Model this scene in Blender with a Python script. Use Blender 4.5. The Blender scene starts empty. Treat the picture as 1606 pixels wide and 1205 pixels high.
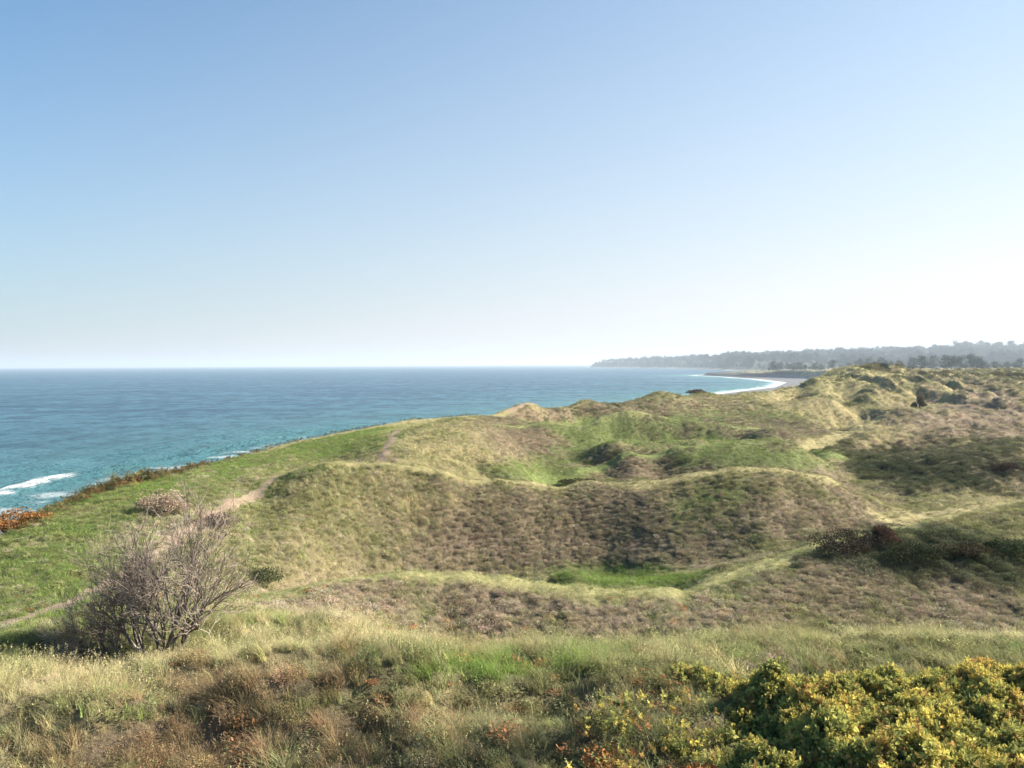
import bpy, math, random
import numpy as np
from mathutils import Vector, Matrix

# ------------------------------------------------------------------ camera
S = bpy.context.scene
COL = S.collection
CAMZ = 20.0
F = 1336.0                       # focal length in pixels of a 1606 px wide picture
PITCH, ROLL = math.radians(1.33), -0.0055
cam_d = bpy.data.cameras.new('camera')
cam_d.sensor_width = 36.0
cam_d.lens = 36.0 * F / 1606.0
cam_d.clip_start = 0.1
cam_d.clip_end = 90000.0
cam = bpy.data.objects.new('camera', cam_d)
COL.objects.link(cam)
RM = Matrix.Rotation(math.pi / 2 - PITCH, 3, 'X') @ Matrix.Rotation(ROLL, 3, 'Z')
cam.matrix_world = Matrix.Translation((0, 0, CAMZ)) @ RM.to_4x4()
S.camera = cam

# ------------------------------------------------------------------ light
SUN_EL, SUN_AZ = math.radians(31), math.radians(80)     # azimuth clockwise from the viewing direction (+Y)
W = bpy.data.worlds.new('World')
S.world = W
W.use_nodes = True
wn = W.node_tree.nodes
bg = wn['Background']
sky = wn.new('ShaderNodeTexSky')
sky.sky_type = 'NISHITA'
sky.sun_disc = False
sky.sun_elevation = SUN_EL
sky.sun_rotation = SUN_AZ
sky.altitude = 0
sky.air_density = 1.0
sky.dust_density = 0.5
sky.ozone_density = 1.6
# air near the horizon whitens the clear sky, more so on the sun's side
EXPO = 1.62
SKY_S = 0.10
_l = W.node_tree.links.new
def wmath(op, a, b=None, clamp=False):
    n_ = wn.new('ShaderNodeMath'); n_.operation = op; n_.use_clamp = clamp
    for i_, x_ in enumerate((a, b)):
        if x_ is None: continue
        if isinstance(x_, (int, float)): n_.inputs[i_].default_value = x_
        else: _l(x_, n_.inputs[i_])
    return n_.outputs[0]
def wvec(op, a, b):
    n_ = wn.new('ShaderNodeVectorMath'); n_.operation = op
    for x_, k_ in ((a, 0), (b, 'Scale' if op == 'SCALE' else 1)):
        if isinstance(x_, (tuple, float)): n_.inputs[k_].default_value = x_
        else: _l(x_, n_.inputs[k_])
    return n_.outputs['Value'] if op == 'DOT_PRODUCT' else n_.outputs[0]
SKQ = (0.0390, 0.1870, 0.2592, 0.7102, -0.0048, 1.0735, 3.1543, 0.7977, 0.2751, 0.9760, 1.0163, 0.3246)
_k = 1.0 / (SKY_S * 2 ** EXPO)
wtc = wn.new('ShaderNodeTexCoord'); wsep = wn.new('ShaderNodeSeparateXYZ'); _l(wtc.outputs['Generated'], wsep.inputs[0])
wc = wvec('DOT_PRODUCT', wtc.outputs['Generated'], (math.sin(SUN_AZ), math.cos(SUN_AZ), 0.0))
wz = wmath('MAXIMUM', wsep.outputs['Z'], 0.0)
wf = wmath('MULTIPLY', wmath('EXPONENT', wmath('MULTIPLY', wz, -SKQ[6])), SKQ[5])
wf = wmath('ADD', wf, wmath('MULTIPLY', wc, SKQ[11]), True)
wa = wmath('MULTIPLY', wmath('ADD', wmath('MULTIPLY', wc, SKQ[4]), SKQ[3]), _k)
wh = wmath('MULTIPLY', wmath('MAXIMUM', wmath('ADD', wmath('MULTIPLY', wc, SKQ[8]), SKQ[7]), 0.45), _k)
wcol = wvec('SCALE', wvec('MULTIPLY', sky.outputs[0], tuple(SKQ[:3])), wa)
whz = wvec('SCALE', (SKQ[9], 1.0, SKQ[10]), wh)
wmix = wn.new('ShaderNodeMix'); wmix.data_type = 'RGBA'; _l(wf, wmix.inputs[0]); _l(wcol, wmix.inputs[6]); _l(whz, wmix.inputs[7])
_l(wmix.outputs[2], bg.inputs[0])
bg.inputs[1].default_value = SKY_S
sun_d = bpy.data.lights.new('sun', 'SUN')
sun_d.energy = 5.0
sun_d.angle = math.radians(0.5)
sun_d.color = (1.0, 0.93, 0.82)
sun = bpy.data.objects.new('sun', sun_d)
COL.objects.link(sun)
sdir = Vector((math.sin(SUN_AZ) * math.cos(SUN_EL), math.cos(SUN_AZ) * math.cos(SUN_EL), math.sin(SUN_EL)))
sun.rotation_euler = sdir.to_track_quat('Z', 'Y').to_euler()
sun.location = (60, 20, 60)
S.view_settings.view_transform = 'Standard'
S.view_settings.look = 'None'
S.view_settings.exposure = EXPO
S.view_settings.gamma = 1.0
S.cycles.max_bounces = 6
S.cycles.diffuse_bounces = 2
S.cycles.glossy_bounces = 2
S.cycles.transmission_bounces = 3
S.cycles.transparent_max_bounces = 8
S.cycles.volume_bounces = 0
S.cycles.use_denoising = True
S.cycles.caustics_reflective = False
S.cycles.caustics_refractive = False

RNG = np.random.default_rng(7)
random.seed(7)
RMn = np.array(RM)

def unproj(px, py, d):
    px, py, d = np.broadcast_arrays(np.asarray(px, float), np.asarray(py, float), np.asarray(d, float))
    v = np.stack([px - 803.0, 602.5 - py, np.full(px.shape, -F)], -1) @ RMn.T
    k = d / v[..., 1]
    return np.stack([v[..., 0] * k, v[..., 1] * k, CAMZ + v[..., 2] * k], -1)

def proj(P):
    q = (P - np.array([0, 0, CAMZ])) @ RMn
    w = np.maximum(-q[..., 2], 1e-3)
    return 803.0 + q[..., 0] / w * F, 602.5 - q[..., 1] / w * F

# ------------------------------------------------------------------ numpy noise
_perm = RNG.permutation(512)
_grad = RNG.normal(size=(512, 2)); _grad /= np.linalg.norm(_grad, axis=1)[:, None]
def perlin(x, y, seed=0):
    xi = np.floor(x).astype(np.int64); yi = np.floor(y).astype(np.int64)
    xf = x - xi; yf = y - yi
    def g(i, j):
        h = _perm[(_perm[(xi + i + seed * 37) & 511] + yi + j) & 511]
        gr = _grad[h]
        return gr[..., 0] * (xf - i) + gr[..., 1] * (yf - j)
    u = xf * xf * xf * (xf * (xf * 6 - 15) + 10); v = yf * yf * yf * (yf * (yf * 6 - 15) + 10)
    a = g(0, 0) * (1 - u) + g(1, 0) * u
    b = g(0, 1) * (1 - u) + g(1, 1) * u
    return (a * (1 - v) + b * v) * 1.5
def fbm(x, y, o=4, seed=0, gain=0.5):
    s = 0; a = 1; n = 0
    for i in range(o):
        s = s + a * perlin(x * 2 ** i, y * 2 ** i, seed + i * 5); n += a; a *= gain
    return s / n
def sstep(a, b, x):
    t = np.clip((x - a) / (b - a), 0, 1)
    return t * t * (3 - 2 * t)

# ------------------------------------------------------------------ terrain
LINES = [
 # foreground
 [(-250,1205,9.3),(0,1205,9.3),(300,1205,9.6),(600,1205,9.9),(900,1205,9.7),(1100,1225,9.3)],
 [(1250,1300,9.0),(1500,1300,9.0),(1850,1300,9.0)],
 [(-250,1150,9.8),(0,1140,9.9),(150,1138,9.9),(300,1118,10.2),(420,1100,10.4),(540,1085,10.6),(650,1062,11)],
 [(150,1118,10.9),(300,1104,11.2),(420,1092,11.4),(540,1073,11.7)],
 [(150,1092,11.3),(300,1075,11.5),(420,1058,11.75),(540,1040,12.05),(640,1030,12.4)],
 [(-250,1075,11.6),(0,1070,11.6),(150,1068,11.6),(300,1050,11.9),(430,1032,12.3),(540,1036,12.7),(650,1040,13.2),(800,1038,13.6),(950,1036,13.8),(1100,1030,14),(1300,1016,14.5),(1450,1008,15),(1606,1008,15),(1850,1008,15)],
 [(800,1068,11.8),(950,1068,11.8),(1100,1080,11.4)],
 [(1250,1110,12),(1500,1110,12),(1850,1110,12)],
 [(0,1045,13.2),(100,1030,14.0),(245,1030,14.2),(350,1015,14.5)],
 [(400,1000,15),(480,988,15.5),(560,992,15.5)],
 [(-100,1030,15.6),(0,1005,16.2),(60,990,17.0)],
 # R1
 [(400,962,18.6),(430,965,19.5),(550,985,20.5),(700,1000,22.0),(850,1002,22.2),(1000,1002,22.2),(1150,990,22.3),(1300,982,23),(1450,980,23.4),(1606,980,23.6),(1850,980,24)],
 [(400,942,21),(470,920,22.5),(560,905,24),(650,898,24.5),(740,903,24.5),(860,915,24.5),(960,930,24),(1050,925,24.5),(1110,912,26),(1200,885,27),(1290,855,29),(1400,830,31),(1480,812,33),(1606,795,35),(1850,770,37)],
 [(880,903,30),(960,912,29.3),(1040,912,29.3),(1120,893,30.5),(1200,872,32.5),(1300,845,35),(1400,818,38)],
 # R2
 [(400,910,26.5),(470,905,28),(560,897,31.5),(650,890,33.5),(740,890,34.3),(860,893,34.5),(950,897,34.5),(1050,893,33.2),(1130,880,33.5)],
 [(430,748,38),(480,733,38),(520,726,38),(600,727,39),(700,740,39),(780,752,39.5),(840,757,40),(920,756,41),(1000,755,41),(1080,746,41.5),(1150,739,42),(1220,739,42),(1290,748,42),(1340,770,42),(1400,798,41),(1450,810,40)],
 [(430,757,36.5),(370,787,32.5),(310,827,28.5),(250,870,25.2),(180,915,22.3),(120,945,20.5),(0,985,18.5),(-100,1010,17.5)],
 [(410,790,34),(400,840,30)],
 # green slope + cliff edge
 [(0,930,21),(100,900,22.5),(200,850,26)],
 [(-250,960,21),(-100,895,24),(0,850,26.5),(60,815,29),(110,790,32),(160,772,34),(220,757,37),(290,740,41),(350,725,45),(400,712,50),(450,698,54),(500,687,59),(560,675,66),(600,668,71),(650,659,77),(700,656,82),(760,651,88),(800,641,93),(850,640,98),(880,642,100),(920,634,107),(960,632,112),(990,629,115),(1030,622,120),(1060,626,125),(1095,618,132),(1130,622,140),(1160,619,148),(1200,614,160),(1240,607,175),(1275,598,190),(1300,588,205),(1330,581,220)],
 [(1380,580,235),(1420,582,250)],
 [(450,720,44.5),(520,702,50),(560,713,46),(600,722,42.5)],
 [(640,674,60)],
 # mound M
 [(700,738,42.5),(780,751,44),(830,750,47)],
 [(660,668,58),(700,662,60),(760,668,61),(800,690,57),(830,720,54.5)],
 # R3
 [(860,745,57),(900,729,62),(935,708,68)],
 [(850,754,51.5),(900,752,52.3),(960,752,52.8),(1040,752,53),(1100,740,53),(1160,734,53)],
 [(900,736,54),(980,709,56),(1060,700,57),(1150,698,58),(1230,701,60),(1300,709,62)],
 [(1000,697,68),(1100,692,70),(1230,692,72)],
 # R4
 [(860,732,67),(900,714,72),(960,697,78),(1060,692,80),(1160,692,80)],
 [(790,668,78),(860,667,80),(940,661,82),(1040,660,84),(1130,664,84),(1220,675,82),(1280,688,79)],
 # R5
 [(800,660,88),(900,655,101),(1000,652,108),(1100,655,110),(1200,660,112),(1260,655,114)],
 [(1130,636,122),(1200,632,128)],
 [(1260,633,135),(1330,630,140),(1400,640,131)],
 [(1300,668,112),(1380,657,119)],
 [(1215,640,122),(1270,648,120),(1330,650,121)],
 [(1290,612,165),(1340,606,172),(1400,612,165)],
 [(1290,625,148),(1350,622,150),(1410,626,148)],
 [(1540,598,215),(1606,606,205)],[(1520,612,188),(1606,620,180)],
 # path ridge and right side
 [(1250,705,70),(1330,680,85),(1400,658,102),(1450,642,120),(1500,622,150),(1560,608,185)],
 [(1350,700,76),(1450,690,80),(1606,680,85),(1850,670,88)],
 [(1500,640,126),(1606,625,140),(1850,610,150)],
 [(1320,742,56),(1400,785,48),(1500,786,48),(1606,776,50),(1850,765,52)],
 [(1310,732,59),(1370,714,62),(1450,711,64),(1520,703,65),(1606,690,66),(1850,675,68)],
 [(1500,800,41),(1606,790,42),(1850,775,44)],
 [(1400,590,225),(1500,592,260),(1606,598,230),(1850,590,230)],
]
def densify(lines, step=60):
    out = []
    for L in lines:
        if len(L) == 1: out.append(L[0]); continue
        for a, b in zip(L[:-1], L[1:]):
            n = max(1, int(round(abs(b[0] - a[0]) / step)))
            for i in range(n):
                t = i / n
                out.append((a[0] + (b[0] - a[0]) * t, a[1] + (b[1] - a[1]) * t, math.exp(math.log(a[2]) * (1 - t) + math.log(b[2]) * t)))
        out.append(L[-1])
    return np.array(out)
cp = densify(LINES)
# hidden hollows behind the crests: (line of sight at the crest, further off, and lower by so many metres)
HOLLOWS = [
 ([(480,920),(560,905),(650,898),(740,903),(860,915)], 27.5, 0.9), ([(960,928),(1050,925)], 26.5, 0.35),
 ([(480,733),(520,726),(600,727)], 41, 0.5), ([(700,741),(780,753)], 41.2, 0.4), ([(860,756),(920,756),(1000,755),(1080,746),(1150,739),(1220,739),(1290,747)], 45.5, 1.8),
 ([(840,756),(900,755),(960,754),(1040,754)], 48, 0.7), ([(700,673),(790,690)], 68, 0.8), ([(960,690),(1100,688)], 67, 0.5),
 ([(0,1066),(150,1066),(300,1048)], 12.8, 0.25), ([(430,1030),(540,1016),(650,1008)], 14.2, 0.3), ([(800,1003),(950,1001),(1100,998),(1300,985),(1450,983),(1606,983),(1800,983)], 18, 0.5),
 ([(935,722),(980,708),(1060,699),(1150,697),(1230,700)], 62.5, 2.1), ([(860,667),(940,660),(1040,660),(1130,664)], 93, 2.4),
 ([(1400,828),(1480,810),(1606,793)], 35.5, 0.25), ([(1370,713),(1450,710),(1520,702),(1606,689)], 70, 1.4),
 ([(680,664),(760,666)], 68, 0.8), ([(1260,631),(1330,628),(1400,638)], 152, 2.5), ([(1330,679),(1400,657)], 112, 2.0), ([(920,634),(990,630),(1030,624)], 126, 2.0),
]
CP = unproj(cp[:, 0], cp[:, 1], cp[:, 2])
for L_, d_, dz_ in HOLLOWS:
    q_ = unproj([a[0] for a in L_], [a[1] for a in L_], d_); q_[:, 2] -= dz_; CP = np.vstack([CP, q_])
EDGE_IMG = np.array([l for l in LINES if l[0][:2] == (-250, 960)][0])
EDGE = unproj(EDGE_IMG[:, 0], EDGE_IMG[:, 1], EDGE_IMG[:, 2])
extra = [(x, y, 15.5) for x in (-14, -7, 0, 7) for y in (-9, 2)] + [(x, y, 15.0) for x in (14, 22) for y in (-9, 2)]
for y, z in ((330, 15.6), (450, 15.0), (650, 13.5), (900, 12.0), (1300, 9.5), (1700, 8.0)):
    extra += [(u * y, y, z) for u in (0.33, 0.45, 0.6, 0.8)]
for k in (8.0, 25.0, 60.0):                       # carry the ground's level out past the cliff edge; the cliff itself is cut later
    for e in EDGE[::2]:
        extra.append((e[0] - k * (0.5 + e[1] / 120), e[1] + 0.25 * k, e[2]))
CP = np.vstack([CP, np.array(extra)])
def pq(X, Y):
    return 2.2 * X / (Y + 16.0), np.log(Y + 14.0)
def tps_k(r2):
    return 0.5 * r2 * np.log(r2 + 1e-12)
def fit(P, lam):
    a, b = pq(P[:, 0], P[:, 1]); n = len(a)
    K = tps_k((a[:, None] - a) ** 2 + (b[:, None] - b) ** 2) + lam * np.eye(n)
    Q = np.stack([np.ones(n), a, b], 1)
    A = np.zeros((n + 3, n + 3)); A[:n, :n] = K; A[:n, n:] = Q; A[n:, :n] = Q.T
    w = np.linalg.solve(A, np.concatenate([P[:, 2], np.zeros(3)]))
    return a, b, w
_ta, _tb, _tw = fit(CP, 2e-6)
def tps(X, Y):
    a, b = pq(X, Y); sh = a.shape; a = a.ravel(); b = b.ravel(); out = np.empty(a.shape)
    for i in range(0, len(a), 20000):
        s = slice(i, i + 20000)
        out[s] = tps_k((a[s, None] - _ta) ** 2 + (b[s, None] - _tb) ** 2) @ _tw[:-3] + _tw[-3] + _tw[-2] * a[s] + _tw[-1] * b[s]
    return out.reshape(sh)

# grid
NU, NV = 1000, 1150
UMIN, UMAX = -0.95, 0.85
V0, V1 = math.log(5.0), math.log(1714.0)
gu = np.linspace(UMIN, UMAX, NU); gv = np.linspace(V0, V1, NV)
def coarse():
    nu, nv = 260, 520
    a = np.linspace(UMIN, UMAX, nu); b = np.linspace(V0, V1, nv)
    Y = np.exp(b)[:, None] - 14.0 + 0 * a; X = a * (Y + 16.0)
    return a, b, tps(X, Y)
ca, cb, cz = coarse()
_rs = tps(CP[:, 0], CP[:, 1]) - CP[:, 2]
for i_ in np.argsort(-np.abs(_rs))[:12]: print('RES', CP[i_].round(1), _rs[i_].round(2))
def cubic_up(a0, z, a1, axis):
    z = np.moveaxis(z, axis, 0); n = len(a0)
    t = (a1 - a0[0]) / (a0[1] - a0[0]); i = np.clip(np.floor(t).astype(int), 1, n - 3); f = t - i
    f = f.reshape((-1,) + (1,) * (z.ndim - 1))
    p0, p1, p2, p3 = z[i - 1], z[i], z[i + 1], z[i + 2]
    r = p1 + 0.5 * f * (p2 - p0 + f * (2 * p0 - 5 * p1 + 4 * p2 - p3 + f * (3 * (p1 - p2) + p3 - p0)))
    return np.moveaxis(r, 0, axis)
Z = cubic_up(cb, cubic_up(ca, cz, gu, 1), gv, 0)
GY = np.exp(gv)[:, None] - 14.0 + 0 * gu
GX = gu * (GY + 16.0)
# cliff edge line and shore line in the world
edge_xy = [(-9, -20), (-11.5, 0)] + [(e[0] - 0.3, e[1]) for e in EDGE] + [(118, 320), (180, 450), (290, 680), (345, 860), (345, 1000), (338, 1150), (324, 1300), (318, 1390), (350, 1480), (450, 1720)]
shore_xy = [(-50, -30), (-50, 90), (-49, 124), (-44, 160), (-32, 232), (22, 330), (98, 480), (219, 700), (280, 860), (306, 1050), (312, 1250), (303, 1400), (345, 1480), (420, 1560), (560, 1720)]
def sdist(X, Y, line):
    """signed distance, positive on the seaward (left) side"""
    L = np.array(line, float); best = np.full(X.shape, 1e18); sg = np.zeros(X.shape)
    for a, b in zip(L[:-1], L[1:]):
        d = b - a; l2 = d @ d
        t = np.clip(((X - a[0]) * d[0] + (Y - a[1]) * d[1]) / l2, 0, 1)
        ex = X - a[0] - t * d[0]; ey = Y - a[1] - t * d[1]
        q = ex * ex + ey * ey
        c = d[0] * (Y - a[1]) - d[1] * (X - a[0])
        m = q < best; best = np.where(m, q, best); sg = np.where(m, np.sign(c), sg)
    return np.sqrt(best) * sg
SE = sdist(GX, GY, edge_xy)
SS = sdist(GX, GY, shore_xy)
Z = np.clip(Z, 5.0, 21.0)
# hummocks and tussocks
far = sstep(70, 200, GY)
rightside = sstep(1150, 1400, 803 + F * GX / np.maximum(GY, 5))
h = fbm(GX / 14, GY / 20, 3, 3) * 1.0 * far + fbm(GX / 5, GY / 7, 3, 11) * (0.10 + 0.5 * far) * sstep(20, 60, GY) * (0.6 + 0.9 * rightside)
h += fbm(GX / 30, GY / 50, 3, 31) * 2.2 * sstep(150, 260, GY)
bl = lambda sx, sy, sd: 0.5 - np.abs(fbm(GX / sx, GY / sy, 3, sd)) * 2.2
h += -1.2 * sstep(150, 250, GY) + bl(15, 24, 211) * 2.6 * sstep(80, 150, GY) * rightside + bl(6, 9, 213) * 0.9 * sstep(50, 100, GY) * rightside
h += bl(11, 16, 219) * 0.3 * sstep(45, 75, GY) * (1 - rightside) * sstep(1, -6, SE)
h += bl(3.2, 4.0, 217) * 0.22 * sstep(22, 30, GY) * sstep(110, 70, GY) * rightside
h += -np.abs(fbm(GX / 2.0, GY / 2.6, 2, 21)) * 0.22 * rightside * sstep(18, 26, GY) + 0.03
h += fbm(GX / 0.9, GY / 0.9, 3, 17) * 0.10
h += bl(1.7, 1.2, 301) * 0.16 * sstep(12.6, 11.0, GY)
# single rounded dunes: picture column, distance, half width, half depth, height (metres)
MOUNDS = [(880,80,3.2,2.2,.7),(1000,83,4.5,2.4,.9),(1110,82,3.6,2.2,.7),(1190,78,3.5,2.2,.6),(930,106,5,3,0.65),(1035,118,6,3.4,0.55),(1150,108,5,3,1.1),(1235,101,4.5,2.8,1.0),
          (1290,123,5,3,1.2),(1360,131,5,3.4,1.3),(1430,150,6,3.5,1.2),(1300,172,7,4,1.3),(1500,105,5,3,1.1),(1570,112,5.5,3.2,1.1),(1440,92,4,2.6,.8),(1545,150,6,4,1.4),(1480,190,8,4.5,1.5),(1590,195,8,4.5,1.5),(820,84,3.4,2.2,.6),(1390,66,4.5,2.4,.6),(1530,68,4.5,2.6,.7)]
for mx_, md_, mw_, ml_, mh_ in MOUNDS:
    cx_ = (mx_ - 803) / F * md_
    ax_ = (GX - cx_) + 0.25 * (GY - md_)
    h += mh_ * np.exp(-(ax_ / mw_) ** 2 - ((GY - md_) / ml_) ** 2) - 0.65 * mh_ * np.exp(-(ax_ / (mw_ * 1.1)) ** 2 - ((GY - md_ + 1.9 * ml_) / ml_) ** 2) - 0.5 * mh_ * np.exp(-(ax_ / (mw_ * 1.1)) ** 2 - ((GY - md_ - 2.2 * ml_) / (1.3 * ml_)) ** 2)
for BL in ([(-300,1152,9.8),(0,1142,9.9),(150,1140,9.9),(300,1122,10.2),(420,1104,10.4),(540,1090,10.6),(660,1070,11),(800,1085,11.2),(950,1095,11.2),(1080,1110,11.1)],
           [(180,1096,11.25),(300,1078,11.5),(420,1062,11.75),(540,1045,12.05),(640,1036,12.4)]):
    bw = unproj([a[0] for a in BL], [a[1] for a in BL], [a[2] for a in BL])[:, :2]
    near_ = (GY < 16) & (GY > 5)
    sb = np.full(GX.shape, 9.0); sb[near_] = sdist(GX[near_], GY[near_], bw)
    endf = sstep(bw[0, 0] - .2, bw[0, 0] + .6, GX) * sstep(bw[-1, 0] + .2, bw[-1, 0] - .6, GX)
    h += endf * (0.13 * np.exp(-((sb - 0.22) / 0.30) ** 2) - 0.20 * np.exp(-((sb + 0.42) / 0.34) ** 2))
h *= sstep(3, -1, SE) * 0.7 + 0.3
Z = Z + h
Z = Z - 5 * np.exp(np.minimum(SE, 0) / 90) * sstep(1050, 1250, GY)
beach = np.clip(0.1 - SS * 0.045, -3.0, 3.0)
slope = np.maximum(SE, 0)
cliff = Z - slope * 0.72 - np.where(SE > 0, fbm(GX / 6, GY / 6, 3, 5) * 1.2 * sstep(0, 6, SE), 0)
Z = np.where(SE > 0, np.maximum(cliff, beach), Z)
GZ = Z
P3 = np.stack([GX, GY, GZ], -1)
PX, PY = proj(P3)

def mesh_from_np(name, verts, faces):
    me = bpy.data.meshes.new(name)
    nv, nf = len(verts), len(faces); k = faces.shape[1]
    me.vertices.add(nv); me.vertices.foreach_set('co', np.ascontiguousarray(verts, dtype=np.float32).ravel())
    me.loops.add(nf * k); me.polygons.add(nf)
    me.loops.foreach_set('vertex_index', np.ascontiguousarray(faces, dtype=np.int32).ravel())
    me.polygons.foreach_set('loop_start', np.arange(0, nf * k, k, dtype=np.int32))
    me.update(calc_edges=True)
    return me
def link(name, me, mat=None, parent=None, smooth=False):
    o = bpy.data.objects.new(name, me); COL.objects.link(o)
    if mat is not None: me.materials.append(mat)
    if parent is not None: o.parent = parent
    if smooth: me.polygons.foreach_set('use_smooth', np.ones(len(me.polygons), dtype=bool))
    return o
def tag(o, label=None, cat=None, group=None, kind=None):
    if label: o['label'] = label
    if cat: o['category'] = cat
    if group: o['group'] = group
    if kind: o['kind'] = kind
    return o
def empty(name, loc, rz=0.0):
    e = bpy.data.objects.new(name, None); COL.objects.link(e); e.location = loc; e.rotation_euler = (0, 0, rz)
    e.empty_display_size = 0.2
    return e
def set_col(me, name, rgb):
    at = me.color_attributes.new(name, 'FLOAT_COLOR', 'POINT')
    c = np.ones((len(rgb), 4), np.float32); c[:, :3] = rgb
    at.data.foreach_set('color', c.ravel())

CH = ['green', 'olive', 'straw', 'brown', 'pink', 'dark', 'sand']
PAL = np.array([(0.120, 0.160, 0.045), (0.150, 0.145, 0.062), (0.33, 0.27, 0.135), (0.185, 0.135, 0.088),
                (0.27, 0.200, 0.145), (0.065, 0.066, 0.038), (0.36, 0.28, 0.20)])
G, O, T, B, P_, D, SA = range(7)
# cx, cy, rx, ry, angle (deg, clockwise on the picture), channel, strength — growth cover, plus shade painted dark on the near banks
PATCHES = [
 (150,850,300,110,-20,G,2.2),(150,850,300,110,-20,O,1.2),(250,800,90,22,-35,P_,2.2),(330,800,110,14,-32,P_,2.2),(350,740,260,45,-17,G,2.2),(520,690,160,25,-10,G,2.0),(120,990,150,35,0,G,2),
 (980,905,130,18,2,G,5.0),(880,725,70,30,-20,G,4.0),(800,745,50,15,0,G,3),(1110,800,50,35,-30,G,3.2),(1205,722,125,15,2,G,6.0),(1260,722,90,12,4,T,2.0),
 (1000,684,110,14,3,G,2.2),(940,672,100,16,5,G,2.2),(1090,655,140,20,0,G,1.6),(1150,680,90,20,8,G,1.6),(1230,715,100,14,5,G,2.6),
 (650,940,25,50,-10,G,1.6),(1130,930,90,25,-12,G,1.8),(1220,860,90,14,-20,O,2.0),(560,650,200,14,-12,O,1.0),
 (760,1056,190,12,0,G,2.6),(950,1045,180,12,0,G,1.2),(1250,1010,300,16,0,T,1.4),(1200,1010,300,18,0,O,2.2),(800,1012,380,12,0,T,2.6),(1400,1000,300,10,0,T,1.6),(300,1185,230,34,-2,B,3.0),(650,1165,330,44,-3,B,2.2),(650,1190,400,26,-2,D,2.0),(960,1110,130,30,0,B,2.0),(430,1084,160,12,-9,B,3.0),(430,1084,160,11,-9,D,4.0),(250,1170,130,30,0,B,2.5),(520,1170,130,35,0,D,3.0),(800,1180,110,30,0,D,3.0),(1000,1150,80,40,0,D,1.6),(180,1125,100,12,-2,G,1.2),(430,985,60,20,10,G,1.6),  # dark patches here stand in for shade on the bank faces and between tussocks
 (700,700,110,40,15,T,2.0),(560,770,160,40,15,T,1.4),(450,850,120,50,20,T,0.9),(520,800,150,80,15,O,1.6),(600,760,120,30,0,O,1.0),
 (900,830,330,60,6,B,2.6),(700,860,180,50,5,B,1.6),(1250,790,160,50,12,B,2.4),(1180,830,130,45,-5,P_,1.6),(840,860,200,30,0,P_,1.2),(1330,785,80,25,25,P_,1.8),
 (1000,730,95,20,0,B,4.0),(1060,676,120,9,0,B,2.4),(900,648,90,8,-4,D,1.2),(1010,645,70,9,0,D,1.2),(770,742,40,8,20,D,3.0),(1010,729,95,20,0,D,1.2),(840,692,85,24,12,B,4.0),(1050,725,60,10,0,D,0.8),(820,700,70,25,15,P_,1.0),
 (700,950,260,35,2,P_,2.2),(900,960,250,30,3,P_,1.6),(560,930,110,24,-5,B,2.0),(760,940,140,26,0,B,1.6),(1000,980,160,22,0,T,1.4),(850,990,180,14,0,P_,1.6),(1150,950,160,35,-5,P_,1.6),(1200,970,160,25,0,B,1.0),
 (880,650,150,9,0,B,3.0),(1060,640,110,12,-5,B,2.6),(1190,668,90,14,6,B,3.0),(1000,640,60,12,0,B,1.6),(1120,625,70,10,0,O,1),
 (1330,655,90,28,25,T,2.8),(1250,630,80,12,0,T,1.8),(1420,620,80,25,10,T,1.8),(1380,690,120,14,-22,T,2.0),(1300,610,70,16,-15,O,1.4),
 (1450,705,180,30,5,B,1.2),(1560,645,110,35,20,P_,2.6),(1480,660,100,22,5,P_,2.0),(1350,590,90,10,0,T,1.0),(1500,600,140,14,0,D,0.8),
 (1450,735,150,28,8,D,4.0),(1560,725,90,35,15,D,2.0),(1430,768,130,20,10,O,2.6),(1560,770,80,18,-10,T,1.8),(1590,750,60,25,20,P_,1.4),
 (1440,815,160,8,-10,T,2.0),(1300,735,60,12,0,P_,2.4),(1340,765,70,16,30,T,1.6),
 (1460,875,190,34,6,D,5.0),(1500,920,180,40,15,B,1.6),(1400,850,110,18,-10,O,1.6),(1540,850,120,40,25,O,1.2),(1450,935,160,30,20,P_,0.8),(1330,930,120,35,0,B,1.4),
 (40,1075,130,12,0,T,2.6),(250,1065,200,12,-6,T,2.8),(450,1025,180,18,-6,T,2.8),(520,985,120,22,0,T,2.0),(700,1012,180,12,0,T,1.8),(350,1108,230,10,-8,T,2.4),(130,1160,200,50,0,T,1.8),(600,1150,250,50,0,T,1.0),
 (380,1160,150,30,-3,B,2.2),(300,1085,170,12,-6,B,1.2),(800,1140,260,50,0,T,1.0),(800,1140,260,50,0,O,1.0),(1000,1100,250,50,0,O,1.4),(950,1180,200,30,0,B,0.8),(550,1110,160,30,-5,O,1.0),
 (60,1040,130,20,0,O,1.6),(150,1000,120,25,0,O,1.0),
]
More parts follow.
